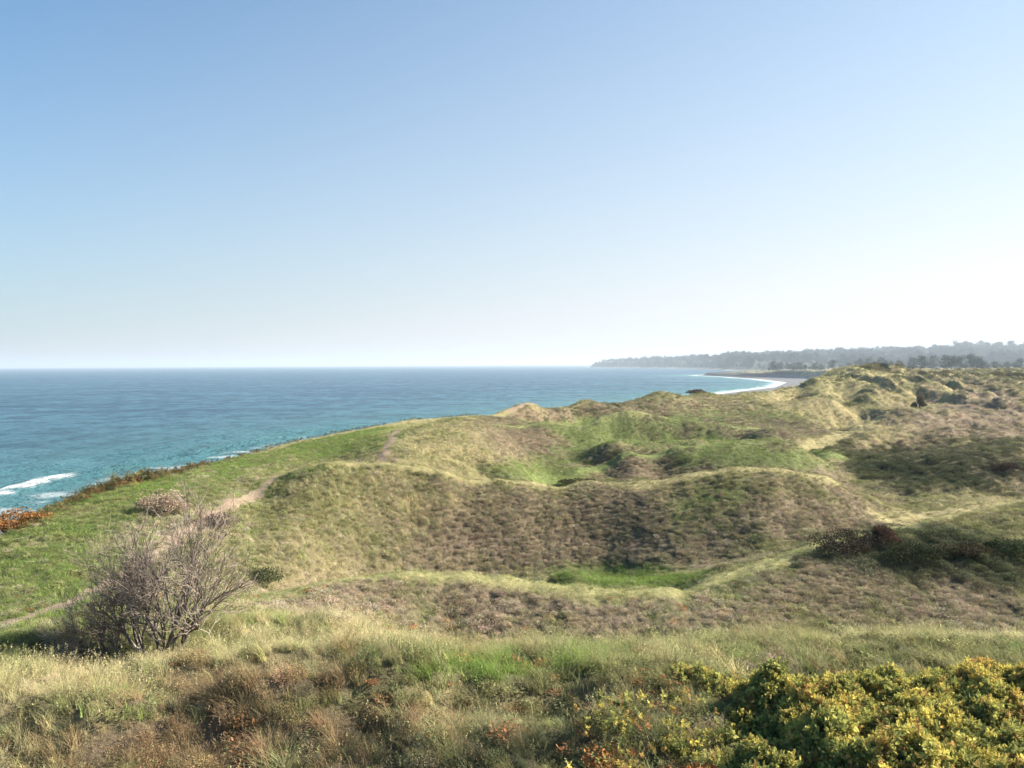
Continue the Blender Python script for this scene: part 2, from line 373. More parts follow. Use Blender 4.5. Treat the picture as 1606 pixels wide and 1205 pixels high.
CRESTS = [  # worn paler ridge tops: image polyline with depth, half width in metres, channel weights
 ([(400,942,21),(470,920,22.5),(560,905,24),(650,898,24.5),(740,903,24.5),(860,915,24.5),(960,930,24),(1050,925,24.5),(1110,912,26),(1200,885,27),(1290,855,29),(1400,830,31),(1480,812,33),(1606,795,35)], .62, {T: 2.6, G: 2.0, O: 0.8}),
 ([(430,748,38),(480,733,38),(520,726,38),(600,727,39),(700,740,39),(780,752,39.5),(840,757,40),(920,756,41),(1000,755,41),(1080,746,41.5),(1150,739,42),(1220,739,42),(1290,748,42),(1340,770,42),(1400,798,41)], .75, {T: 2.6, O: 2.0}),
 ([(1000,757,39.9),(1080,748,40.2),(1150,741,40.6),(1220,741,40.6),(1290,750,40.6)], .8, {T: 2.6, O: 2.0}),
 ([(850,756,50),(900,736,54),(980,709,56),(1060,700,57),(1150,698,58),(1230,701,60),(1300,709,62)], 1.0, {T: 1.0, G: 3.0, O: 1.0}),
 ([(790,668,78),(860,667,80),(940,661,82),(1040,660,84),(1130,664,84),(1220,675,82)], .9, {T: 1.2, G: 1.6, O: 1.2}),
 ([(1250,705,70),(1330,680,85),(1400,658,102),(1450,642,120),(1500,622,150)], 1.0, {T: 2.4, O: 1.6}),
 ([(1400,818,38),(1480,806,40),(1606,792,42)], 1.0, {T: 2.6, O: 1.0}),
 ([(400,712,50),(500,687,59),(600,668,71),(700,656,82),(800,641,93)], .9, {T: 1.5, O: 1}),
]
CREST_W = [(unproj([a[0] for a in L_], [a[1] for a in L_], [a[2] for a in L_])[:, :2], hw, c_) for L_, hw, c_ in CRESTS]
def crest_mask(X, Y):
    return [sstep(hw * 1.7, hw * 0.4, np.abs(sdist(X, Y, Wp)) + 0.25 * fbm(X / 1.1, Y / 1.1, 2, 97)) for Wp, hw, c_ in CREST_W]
def weights(px, py, X, Y):
    w = np.zeros(px.shape + (7,), np.float32)
    w[..., O] = 1.2; w[..., B] = 0.42; w[..., T] = 0.50; w[..., P_] = 0.30; w[..., G] = 0.34
    sc = np.clip(Y, 6, 150)
    jx = fbm(X / (sc * 0.05), Y / (sc * 0.12), 4, 41) * 26; jy = fbm(X / (sc * 0.05), Y / (sc * 0.12), 4, 57) * 9
    for cx, cy, rx, ry, an, ch, st in PATCHES:
        c, s = math.cos(math.radians(an)), math.sin(math.radians(an))
        dx = px + jx - cx; dy = py + jy - cy
        a = (dx * c + dy * s) / rx; b = (-dx * s + dy * c) / ry
        w[..., ch] += (1.25 if ch == G else 1.0) * st * np.exp(-(a * a + b * b) ** 1.5 * 0.9)
    for i in range(6):
        n = fbm(X / 1.6, Y / 2.2, 3, 60 + 7 * i) + 0.8 * fbm(X / 7, Y / 9, 2, 160 + 7 * i)
        w[..., i] *= np.exp(1.5 * n)
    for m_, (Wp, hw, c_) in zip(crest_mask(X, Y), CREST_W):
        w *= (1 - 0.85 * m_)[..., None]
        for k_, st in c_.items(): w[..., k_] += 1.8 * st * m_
    w = w ** 1.8
    w /= w.sum(-1, keepdims=True)
    return w
# worn sandy trails as world polylines
TRAILS = [
 (np.array([(-100,1012,17.5),(0,985,18.5),(60,968,19.4),(120,945,20.5),(180,915,22.3),(250,870,25.2),(310,827,28.5),(370,787,32.5),(430,752,37.5)]), 0.27),
 (np.array([(598,724,42),(612,700,48),(628,680,56),(645,668,63)]), 0.30),
 (np.array([(1060,925,24.6),(1110,912,26),(1200,886,27.2),(1290,856,29.3),(1400,830,31.5),(1480,812,33.5),(1606,795,36)]), 0.0),
 (np.array([(850,636,99),(800,647,92)]), 0.35),
]
def trail_mask(X, Y, wid=1.0):
    m = np.zeros(X.shape)
    for T_, hw in TRAILS:
        if hw == 0: continue
        Wp = unproj(T_[:, 0], T_[:, 1], T_[:, 2])[:, :2]
        d = np.abs(sdist(X, Y, Wp))
        d = d + 0.25 * fbm(X / 0.8, Y / 0.8, 3, 91)
        m = np.maximum(m, sstep(hw * wid + 0.10, hw * wid - 0.10, d))
    return m
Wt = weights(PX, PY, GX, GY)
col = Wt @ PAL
col *= (1 + 0.35 * fbm(GX / 0.5, GY / 0.5, 3, 77))[..., None]
soil = np.array([0.07, 0.052, 0.034])
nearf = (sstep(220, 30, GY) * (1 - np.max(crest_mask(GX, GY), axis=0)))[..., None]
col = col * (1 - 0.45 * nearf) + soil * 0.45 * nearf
TM = trail_mask(GX, GY)
# beach / cliff colours
bch = (SE > 0) & (GZ < 4.0)
bc = np.array([0.15, 0.145, 0.14]) * (1 + 0.25 * fbm(GX / 6, GY / 6, 3, 15))[..., None]
bc = np.where((GY > 1100)[..., None], bc * 0.45, bc)
col = np.where(((GY > 1000) & (SE > -25))[..., None], np.array([0.07, 0.068, 0.045]), col)
col = np.where((sstep(5, 3, GZ) * (SE > 0))[..., None] > 0.5, bc, col)
idx = np.arange(NU * NV).reshape(NV, NU)
quads = np.stack([idx[:-1, :-1], idx[:-1, 1:], idx[1:, 1:], idx[1:, :-1]], -1).reshape(-1, 4)
fc = lambda A: A[:-1, :-1].ravel()
fm_path = (fc(TM) > 0.5)
fm_beach = fc(bch) & ~fm_path
fm_under = fc(GZ < -2.9)
fm_ground = ~fm_path & ~fm_beach

def node_mat(name):
    m = bpy.data.materials.new(name); m.use_nodes = True
    nt = m.node_tree; n = nt.nodes; b = n['Principled BSDF']
    return m, nt, n, b
def ground_mat(name, scale, rough=0.95, bump=0.6, var=0.35):
    m, nt, n, b = node_mat(name)
    at = n.new('ShaderNodeAttribute'); at.attribute_name = 'albedo'
    tc = n.new('ShaderNodeNewGeometry')
    nz = n.new('ShaderNodeTexNoise'); nz.inputs['Scale'].default_value = scale; nz.inputs['Detail'].default_value = 8; nz.inputs['Roughness'].default_value = 0.7
    nt.links.new(tc.outputs['Position'], nz.inputs['Vector'])
    mr = n.new('ShaderNodeMapRange'); mr.inputs[1].default_value = 0.3; mr.inputs[2].default_value = 0.7
    mr.inputs[3].default_value = 1 - var; mr.inputs[4].default_value = 1 + var
    nt.links.new(nz.outputs['Fac'], mr.inputs[0])
    mx = n.new('ShaderNodeVectorMath'); mx.operation = 'SCALE'
    nt.links.new(at.outputs['Color'], mx.inputs[0]); nt.links.new(mr.outputs[0], mx.inputs['Scale'])
    nt.links.new(mx.outputs[0], b.inputs['Base Color'])
    b.inputs['Roughness'].default_value = rough; b.inputs['Specular IOR Level'].default_value = 0.1
    bp = n.new('ShaderNodeBump'); bp.inputs['Strength'].default_value = bump; bp.inputs['Distance'].default_value = 0.15
    nt.links.new(nz.outputs['Fac'], bp.inputs['Height']); nt.links.new(bp.outputs[0], b.inputs['Normal'])
    return m
M_ground = ground_mat('turf_and_heath', 2.5, bump=0.9)
M_path = ground_mat('trodden_sand', 9.0, bump=0.4, var=0.2)
M_beach = ground_mat('beach_pebbles', 1.2, bump=0.3, var=0.2)
def sub_mesh(name, fmask, colr, mat):
    q = quads[fmask]; used = np.unique(q); rm = np.full(NU * NV, -1); rm[used] = np.arange(len(used))
    me = mesh_from_np(name, P3.reshape(-1, 3)[used], rm[q])
    set_col(me, 'albedo', colr.reshape(-1, 3)[used])
    return tag(link(name, me, mat, smooth=True), kind='structure')
sub_mesh('ground', fm_ground & ~fm_under, col, M_ground)
pcol = np.array([0.27, 0.195, 0.145]) * (1 + 0.3 * fbm(GX / 0.7, GY / 0.7, 3, 99))[..., None]
pcol = pcol * 0.7 + col * 0.3
sub_mesh('path', fm_path, pcol, M_path)
sub_mesh('beach', fm_beach & ~fm_under, bc, M_beach)

# ------------------------------------------------------------------ sea
def make_sea():
    nu, nv = 500, 700
    a = np.linspace(-1.3, 1.0, nu); b = np.linspace(math.log(60), math.log(60000), nv)
    Y = np.exp(b)[:, None] - 100 + 0 * a; X = a * (Y + 130)
    Zs = 0.12 * fbm(X / 9, Y / 5, 3, 8) * sstep(900, 100, Y)
    s = sdist(X, Y, shore_xy)
    off = s + 4 * fbm(X / 18, Y / 18, 3, 12)
    # the breaking wave off the beach and the swells behind it
    nearshore = sstep(420, 220, Y)
    Zs += 0.9 * np.exp(-((off - 34) / 2.6) ** 2) * nearshore + 0.4 * np.exp(-((off - 52) / 3.5) ** 2) * nearshore
    me = mesh_from_np('sea', np.stack([X, Y, Zs], -1).reshape(-1, 3),
        (lambda I: np.stack([I[:-1, :-1], I[:-1, 1:], I[1:, 1:], I[1:, :-1]], -1).reshape(-1, 4))(np.arange(nu * nv).reshape(nv, nu)))
    n1 = fbm(X / 7, Y / 5, 4, 81); n2 = fbm(X / 30, Y / 20, 3, 83)
    foam = 0.95 * sstep(31.5, 33, off + 3 * n1) * sstep(36.0, 34.5, off + 3 * n1) * sstep(-0.35, 0.1, n1 + 0.5) * sstep(-0.50, -0.56, X / np.maximum(Y, 1) + 0.06 * n2) * nearshore
    foam *= 0.25 + 0.65 * sstep(-0.3, 0.12, fbm(X / 2.2, Y / 1.4, 3, 29))
    foam = np.maximum(foam, 0.5 * sstep(0.0, 0.25, n1) * sstep(10, 14, off) * sstep(30, 24, off) * sstep(300, 200, Y))
    foam = np.maximum(foam, 0.75 * sstep(-6, 0, off) * sstep(16, 6, off + 9 * n1))
    foam = np.maximum(foam, 0.45 * sstep(0.12, 0.3, n1) * sstep(24, 14, off) * sstep(0, 3, off))
    far_foam = sstep(300, 450, Y) * sstep(-4, 2, off) * sstep(7, 2, off + 6 * n2) * 0.7
    foam = np.maximum(foam, far_foam * 0.95)
    shallow = np.exp(-np.maximum(s, 0) / 60.0)
    c = np.stack([foam, shallow, 0 * foam], -1)
    set_col(me, 'sea', c.reshape(-1, 3))
    m, nt, n, bs = node_mat('sea_water')
    at = n.new('ShaderNodeAttribute'); at.attribute_name = 'sea'
    sp = n.new('ShaderNodeSeparateColor'); nt.links.new(at.outputs['Color'], sp.inputs[0])
    geo = n.new('ShaderNodeNewGeometry')
    def noise(sx, sy, det, rough=0.6):
        mp = n.new('ShaderNodeMapping'); mp.inputs['Scale'].default_value = (sx, sy, 1); mp.inputs['Rotation'].default_value = (0, 0, 0.12)
        nt.links.new(geo.outputs['Position'], mp.inputs[0])
        z = n.new('ShaderNodeTexNoise'); z.inputs['Scale'].default_value = 1; z.inputs['Detail'].default_value = det; z.inputs['Roughness'].default_value = rough
        nt.links.new(mp.outputs[0], z.inputs['Vector']); return z
    w1 = noise(0.33, 0.30, 7, 0.75); w2 = noise(0.010, 0.022, 6, 0.7); w3 = noise(0.06, 0.10, 5, 0.68)
    bp = n.new('ShaderNodeBump'); bp.inputs['Strength'].default_value = 1.0; bp.inputs['Distance'].default_value = 1.7
    nt.links.new(w1.outputs['Fac'], bp.inputs['Height'])
    bp2 = n.new('ShaderNodeBump'); bp2.inputs['Strength'].default_value = 1.0; bp2.inputs['Distance'].default_value = 5.5
    nt.links.new(w3.outputs['Fac'], bp2.inputs['Height']); nt.links.new(bp.outputs[0], bp2.inputs['Normal']); nt.links.new(bp2.outputs[0], bs.inputs['Normal'])
    mixd = n.new('ShaderNodeMix'); mixd.data_type = 'RGBA'
    mixd.inputs[6].default_value = (0.010, 0.052, 0.105, 1); mixd.inputs[7].default_value = (0.055, 0.155, 0.22, 1)
    wr = n.new('ShaderNodeMapRange'); wr.inputs[1].default_value = .43; wr.inputs[2].default_value = .57
    w4 = noise(0.09, 0.05, 8, 0.75); wm = n.new('ShaderNodeMath'); wm.operation = 'MULTIPLY_ADD'; wm.inputs[1].default_value = 0.35
    wm2 = n.new('ShaderNodeMath'); wm2.operation = 'MULTIPLY'; wm2.inputs[1].default_value = 0.65
    nt.links.new(w4.outputs['Fac'], wm2.inputs[0]); nt.links.new(w2.outputs['Fac'], wm.inputs[0]); nt.links.new(wm2.outputs[0], wm.inputs[2])
    nt.links.new(wm.outputs[0], wr.inputs[0]); nt.links.new(wr.outputs[0], mixd.inputs[0])
    mixs = n.new('ShaderNodeMix'); mixs.data_type = 'RGBA'; mixs.inputs[7].default_value = (0.10, 0.25, 0.25, 1)
    nt.links.new(sp.outputs[1], mixs.inputs[0]); nt.links.new(mixd.outputs[2], mixs.inputs[6])
    mixf = n.new('ShaderNodeMix'); mixf.data_type = 'RGBA'; mixf.inputs[7].default_value = (0.8, 0.82, 0.82, 1)
    nt.links.new(sp.outputs[0], mixf.inputs[0]); nt.links.new(mixs.outputs[2], mixf.inputs[6])
    nt.links.new(mixf.outputs[2], bs.inputs['Base Color'])
    bs.inputs['IOR'].default_value = 1.33; bs.inputs['Specular IOR Level'].default_value = 0.1
    mr = n.new('ShaderNodeMapRange'); mr.inputs[3].default_value = 0.16; mr.inputs[4].default_value = 0.9
    nt.links.new(sp.outputs[0], mr.inputs[0]); nt.links.new(mr.outputs[0], bs.inputs['Roughness'])
    # broken water: half of each patch of sea shows the water's own colour, half mirrors the sky
    df = n.new('ShaderNodeBsdfDiffuse'); nt.links.new(mixf.outputs[2], df.inputs[0]); nt.links.new(bp2.outputs[0], df.inputs['Normal'])
    ms = n.new('ShaderNodeMixShader'); ms.inputs[0].default_value = 0.5
    nt.links.new(df.outputs[0], ms.inputs[1]); nt.links.new(bs.outputs[0], ms.inputs[2])
    nt.links.new(ms.outputs[0], n['Material Output'].inputs['Surface'])
    tag(link('sea', me, m, smooth=True), kind='structure')
make_sea()

# ------------------------------------------------------------------ far headland
def head_h(X, Y):
    shore = [(700, 1900), (560, 2150), (600, 2700), (600, 3400), (490, 4100), (383, 4500), (800, 5200), (3000, 6000)]
    s = -sdist(X, Y, shore)                    # inland positive
    h = -3 + 3.2 * sstep(-30, 10, s) + 33 * sstep(8, 90, s) + 27 * sstep(120, 900, s)
    h *= np.where(s > 0, 0.9 + 0.25 * fbm(X / 500, Y / 500, 3, 71), 1)
    return h, s
def make_headland():
    nx, ny = 320, 320
    x = np.linspace(250, 4200, nx); y = np.linspace(1720, 5200, ny)
    Y, X = np.meshgrid(y, x, indexing='ij')
    h, s = head_h(X, Y)
    h = h * sstep(0, 1, (Y - 1500) / 1400 + 0.15) + 0
    I = np.arange(nx * ny).reshape(ny, nx)
    me = mesh_from_np('hill', np.stack([X, Y, h], -1).reshape(-1, 3), np.stack([I[:-1, :-1], I[:-1, 1:], I[1:, 1:], I[1:, :-1]], -1).reshape(-1, 4))
    c = np.array([0.06, 0.075, 0.035]) * (1 + 0.5 * fbm(X / 80, Y / 80, 3, 9))[..., None]
    c = np.where((h < 3)[..., None], np.array([0.3, 0.27, 0.22]), c)
    set_col(me, 'albedo', c.reshape(-1, 3))
    tag(link('hill', me, ground_mat('far_hill', 0.03), smooth=True), kind='structure')
make_headland()
# ------------------------------------------------------------------ ground lookup
def ground_z(X, Y):
    X = np.asarray(X, float); Y = np.asarray(Y, float)
    u = (X / (Y + 16.0) - UMIN) / (UMAX - UMIN) * (NU - 1); v = (np.log(Y + 14.0) - V0) / (V1 - V0) * (NV - 1)
    i = np.clip(np.floor(u).astype(int), 0, NU - 2); j = np.clip(np.floor(v).astype(int), 0, NV - 2)
    a = np.clip(u - i, 0, 1); b = np.clip(v - j, 0, 1)
    return (GZ[j, i] * (1 - a) + GZ[j, i + 1] * a) * (1 - b) + (GZ[j + 1, i] * (1 - a) + GZ[j + 1, i + 1] * a) * b
def at(px, py, d):
    p = unproj(px, py, d); x, y = float(p[0]), float(p[1])
    return x, y, float(ground_z(x, y))

# ------------------------------------------------------------------ foliage materials
def leaf_mat(name, src='INSTANCER', attr='tint', trans=0.35, var=0.3, soft=True):
    m = bpy.data.materials.new(name); m.use_nodes = True; nt = m.node_tree; n = nt.nodes; n.clear()
    out = n.new('ShaderNodeOutputMaterial')
    a = n.new('ShaderNodeAttribute'); a.attribute_type = src; a.attribute_name = attr
    v = n.new('ShaderNodeAttribute'); v.attribute_type = 'GEOMETRY'; v.attribute_name = 'leafvar'
    mr = n.new('ShaderNodeMapRange'); mr.inputs[3].default_value = 1 - var; mr.inputs[4].default_value = 1 + var
    nt.links.new(v.outputs['Fac'], mr.inputs[0])
    sc = n.new('ShaderNodeVectorMath'); sc.operation = 'SCALE'
    nt.links.new(a.outputs['Color'], sc.inputs[0]); nt.links.new(mr.outputs[0], sc.inputs['Scale'])
    d = n.new('ShaderNodeBsdfDiffuse')
    if src == 'INSTANCER' and soft:
        ga = n.new('ShaderNodeAttribute'); ga.attribute_type = 'INSTANCER'; ga.attribute_name = 'gn'
        gg = n.new('ShaderNodeNewGeometry'); gm = n.new('ShaderNodeMix'); gm.data_type = 'VECTOR'; gm.inputs[0].default_value = 0.5
        nt.links.new(gg.outputs['Normal'], gm.inputs[4]); nt.links.new(ga.outputs['Vector'], gm.inputs[5]); nt.links.new(gm.outputs[1], d.inputs['Normal'])
    t = n.new('ShaderNodeBsdfTranslucent'); mx = n.new('ShaderNodeMixShader')
    mx.inputs[0].default_value = trans
    nt.links.new(sc.outputs[0], d.inputs[0]); nt.links.new(sc.outputs[0], t.inputs[0])
    nt.links.new(d.outputs[0], mx.inputs[1]); nt.links.new(t.outputs[0], mx.inputs[2])
    nt.links.new(mx.outputs[0], out.inputs[0])
    return m
M_blade = leaf_mat('grass_blade', trans=0.32, var=0.35)
M_leafi = leaf_mat('thicket_leaf', trans=0.35, var=0.4, soft=False)
M_heath = leaf_mat('heath_sprig', trans=0.15, var=0.28)

class MB:
    def __init__(s): s.v = []; s.f = []; s.c = []
    def quad(s, a, b, c, d, val=0.5):
        i = len(s.v); s.v += [a, b, c, d]; s.f.append((i, i + 1, i + 2, i + 3)); s.c += [val] * 4
    def tri(s, a, b, c, val=0.5):
        i = len(s.v); s.v += [a, b, c]; s.f.append((i, i + 1, i + 2)); s.c += [val] * 3
    def tube(s, pts, rad, n=4, val=0.5):
        pts = [Vector(p) for p in pts]; rings = []
        for k, p in enumerate(pts):
            t = (pts[min(k + 1, len(pts) - 1)] - pts[max(k - 1, 0)])
            t = t.normalized() if t.length > 1e-9 else Vector((0, 0, 1))
            ax = t.cross(Vector((0.31, 0.17, 0.93)) if abs(t.z) < 0.9 else Vector((1, 0, 0))).normalized(); ay = t.cross(ax)
            i = len(s.v)
            for q in range(n):
                w = 2 * math.pi * q / n
                s.v.append(tuple(p + (ax * math.cos(w) + ay * math.sin(w)) * rad[k])); s.c.append(val)
            rings.append(i)
        for a, b in zip(rings[:-1], rings[1:]):
            for q in range(n):
                s.f.append((a + q, a + (q + 1) % n, b + (q + 1) % n, b + q))
    def mesh(s, name):
        me = bpy.data.meshes.new(name); me.from_pydata([tuple(v) for v in s.v], [], s.f)
        at_ = me.attributes.new('leafvar', 'FLOAT', 'POINT'); at_.data.foreach_set('value', np.array(s.c, np.float32))
        return me
R = random.Random(11)
def blade(mb, x, y, h, w, az, lean, val):
    d = Vector((math.cos(az), math.sin(az), 0)); side = Vector((-math.sin(az + R.uniform(-1, 1)), math.cos(az), 0)).normalized()
    p = Vector((x, y, -0.03)); n = 3; pts = []
    for k in range(n + 1):
        t = k / n
        pts.append(p + Vector((0, 0, 1)) * h * t * (1 - 0.35 * lean * t) + d * h * lean * t * t)
    for k in range(n):
        w0 = w * (1 - k / n) ** 0.7; w1 = w * max(0, (1 - (k + 1) / n)) ** 0.7
        if k < n - 1: mb.quad(pts[k] - side * w0, pts[k] + side * w0, pts[k + 1] + side * w1, pts[k + 1] - side * w1, val)
        else: mb.tri(pts[k] - side * w0, pts[k] + side * w0, pts[k + 1], val)
def leaf(mb, p, d, up, L, w, val):
    d = d.normalized(); s = d.cross(up)
    s = s.normalized() if s.length > 1e-6 else Vector((1, 0, 0))
    mb.quad(p, p + d * L * 0.5 + s * w, p + d * L, p + d * L * 0.5 - s * w, val)
def rdir(zmin=-1.0):
    z = R.uniform(zmin, 1); a = R.uniform(0, 2 * math.pi); q = math.sqrt(1 - z * z)
    return Vector((q * math.cos(a), q * math.sin(a), z))
WIND = 2.4        # blades lean left, towards the camera's left, as in the photo
def tuft(n, h0, h1, w, rad, lean0, lean1, spread=1.2, seeds=False):
    mb = MB()
    for i in range(n):
        a = R.uniform(0, 6.283); r = rad * math.sqrt(R.random()); az = R.gauss(WIND, spread)
        hh = R.uniform(h0, h1); le = R.uniform(lean0, lean1); v = R.random()
        blade(mb, r * math.cos(a), r * math.sin(a), hh, w * R.uniform(0.7, 1.3), az, le, v)
        if seeds and R.random() < 0.25:
            d = Vector((math.cos(az), math.sin(az), 0)); tip = Vector((r * math.cos(a), r * math.sin(a), 0)) + Vector((0, 0, hh * (1 - .35 * le))) + d * hh * le
            for k in range(5): leaf(mb, tip - Vector((0, 0, 0.015 * k)), rdir(0), Vector((0, 0, 1)), 0.035, 0.006, min(1, v + 0.3))
    return mb
def heath(n, rad, h, ls):
    mb = MB()
    for i in range(n):
        d = rdir(0.0); rr = R.uniform(0.55, 1.0)
        p = Vector((d.x * rad * rr, d.y * rad * rr, d.z * h * rr))
        up = (d + rdir() * 0.7).normalized()
        for k in range(2): leaf(mb, p, (up + rdir() * 0.9), rdir(), ls * R.uniform(0.7, 1.4), ls * 0.22, R.random() * (0.4 + 0.6 * rr))
    for i in range(n // 4):
        d = rdir(0.1); p = Vector((d.x * rad * .9, d.y * rad * .9, d.z * h))
        blade(mb, p.x * .5, p.y * .5, h * R.uniform(.8, 1.5), ls * 0.08, math.atan2(d.y, d.x), 0.6, R.random())
    return mb
def herb(n, rad, h, ls):
    mb = MB()
    for i in range(n):
        a = R.uniform(0, 6.283); r = rad * math.sqrt(R.random()); z = h * R.uniform(0.2, 1) * (1 - 0.5 * (r / rad) ** 2)
        leaf(mb, Vector((r * math.cos(a), r * math.sin(a), z)), rdir(-0.2), Vector((0, 0, 1)), ls * R.uniform(0.7, 1.3), ls * 0.3, R.random())
    return mb
def shoot():
    mb = MB(); top = Vector((R.uniform(-.1, .1), R.uniform(-.1, .1), 0.30))
    mb.tube([(0, 0, -0.25), (0, 0, 0), top], [0.006, 0.005, 0.003], 3, 0.1)
    for k in range(9):
        t = R.uniform(0.3, 0.8); p = top * t; d = (rdir(-0.3) + Vector((0, 0, 0.1))).normalized(); L = R.uniform(0.08, 0.13)
        v = R.random(); up = (Vector((0, 0, 1)) + rdir() * 0.5).normalized(); s = d.cross(up).normalized()
        for q in (0.35, 0.6, 0.85):
            for sg in (-1, 1): leaf(mb, p + d * L * q, s * sg + d * 0.5, up, 0.042, 0.019, min(1, max(0, v + R.uniform(-.2, .2))))
        leaf(mb, p + d * L, d, up, 0.046, 0.02, v)
    return mb

PROTO = bpy.data.collections.new('tuft_sources')
protos = []
def add_proto(mb, mat):
    i = len(protos); me = mb.mesh('tuft_%02d' % i); me.materials.append(mat)
    o = bpy.data.objects.new('tuft_%02d' % i, me); PROTO.objects.link(o); protos.append(o); return i
K_GREEN = [add_proto(tuft(34, .08, .24, .0045, .16, .3, 1.0, 1.6), M_blade) for _ in range(3)]
K_STRAW = [add_proto(tuft(34, .22, .55, .0035, .13, .35, 1.1, 0.9, True), M_blade) for _ in range(3)]
K_HEATH = [add_proto(heath(150, .20, .16, .032), M_heath) for _ in range(3)]
K_FINE = [add_proto(heath(420, .18, .17, .016), M_heath) for _ in range(2)]
K_HERB = [add_proto(herb(60, .18, .14, .05), M_leafi) for _ in range(2)]
K_LONG = [add_proto(tuft(70, .28, .62, .0034, .10, .5, 1.3, 1.1, True), M_blade) for _ in range(3)]
K_SHORT = [add_proto(tuft(26, .06, .16, .005, .15, .2, .8, 3.0), M_blade) for _ in range(2)]
K_SHOOT = [add_proto(shoot(), M_leafi) for _ in range(4)]

def scatter_group():
    ng = bpy.data.node_groups.new('scatter', 'GeometryNodeTree')
    ng.interface.new_socket('Geometry', in_out='INPUT', socket_type='NodeSocketGeometry')
    ng.interface.new_socket('Geometry', in_out='OUTPUT', socket_type='NodeSocketGeometry')
    n = ng.nodes; gi = n.new('NodeGroupInput'); go = n.new('NodeGroupOutput')
    ci = n.new('GeometryNodeCollectionInfo'); ci.inputs[0].default_value = PROTO; ci.inputs[1].default_value = True; ci.inputs[2].default_value = True
    ip = n.new('GeometryNodeInstanceOnPoints'); ip.inputs['Pick Instance'].default_value = True
    def na(name, dt):
        a = n.new('GeometryNodeInputNamedAttribute'); a.data_type = dt; a.inputs[0].default_value = name; return a.outputs[0]
    L = ng.links
    L.new(gi.outputs[0], ip.inputs['Points']); L.new(ci.outputs[0], ip.inputs['Instance'])
    L.new(na('ki', 'INT'), ip.inputs['Instance Index']); L.new(na('rot', 'FLOAT_VECTOR'), ip.inputs['Rotation'])
    L.new(na('scl', 'FLOAT_VECTOR'), ip.inputs['Scale']); L.new(ip.outputs[0], go.inputs[0])
    return ng
NG = scatter_group()
def scatter(name, P, ki, rot, scl, tint):
    me = bpy.data.meshes.new(name); me.vertices.add(len(P)); me.vertices.foreach_set('co', np.ascontiguousarray(P, dtype=np.float32).ravel())
    a = me.attributes.new('ki', 'INT', 'POINT'); a.data.foreach_set('value', np.asarray(ki, np.int32))
    a = me.attributes.new('rot', 'FLOAT_VECTOR', 'POINT'); a.data.foreach_set('vector', np.ascontiguousarray(rot, dtype=np.float32).ravel())
    if scl.ndim == 1: scl = np.repeat(scl[:, None], 3, 1)
    a = me.attributes.new('scl', 'FLOAT_VECTOR', 'POINT'); a.data.foreach_set('vector', np.ascontiguousarray(scl, dtype=np.float32).ravel())
    c = np.ones((len(P), 4), np.float32); c[:, :3] = np.clip(tint, 0, 0.85)
    a = me.attributes.new('tint', 'FLOAT_COLOR', 'POINT'); a.data.foreach_set('color', c.ravel())
    e_ = 0.45 + 0.01 * P[:, 1]
    gn = np.stack([ground_z(P[:, 0] - e_, P[:, 1]) - ground_z(P[:, 0] + e_, P[:, 1]), ground_z(P[:, 0], P[:, 1] - e_) - ground_z(P[:, 0], P[:, 1] + e_), 2 * e_], 1)
    gn /= np.linalg.norm(gn, axis=1)[:, None]
    a = me.attributes.new('gn', 'FLOAT_VECTOR', 'POINT'); a.data.foreach_set('vector', np.ascontiguousarray(gn, dtype=np.float32).ravel())
    o = link(name, me); md = o.modifiers.new('scatter', 'NODES'); md.node_group = NG
    print('scatter', name, len(P))
    return o

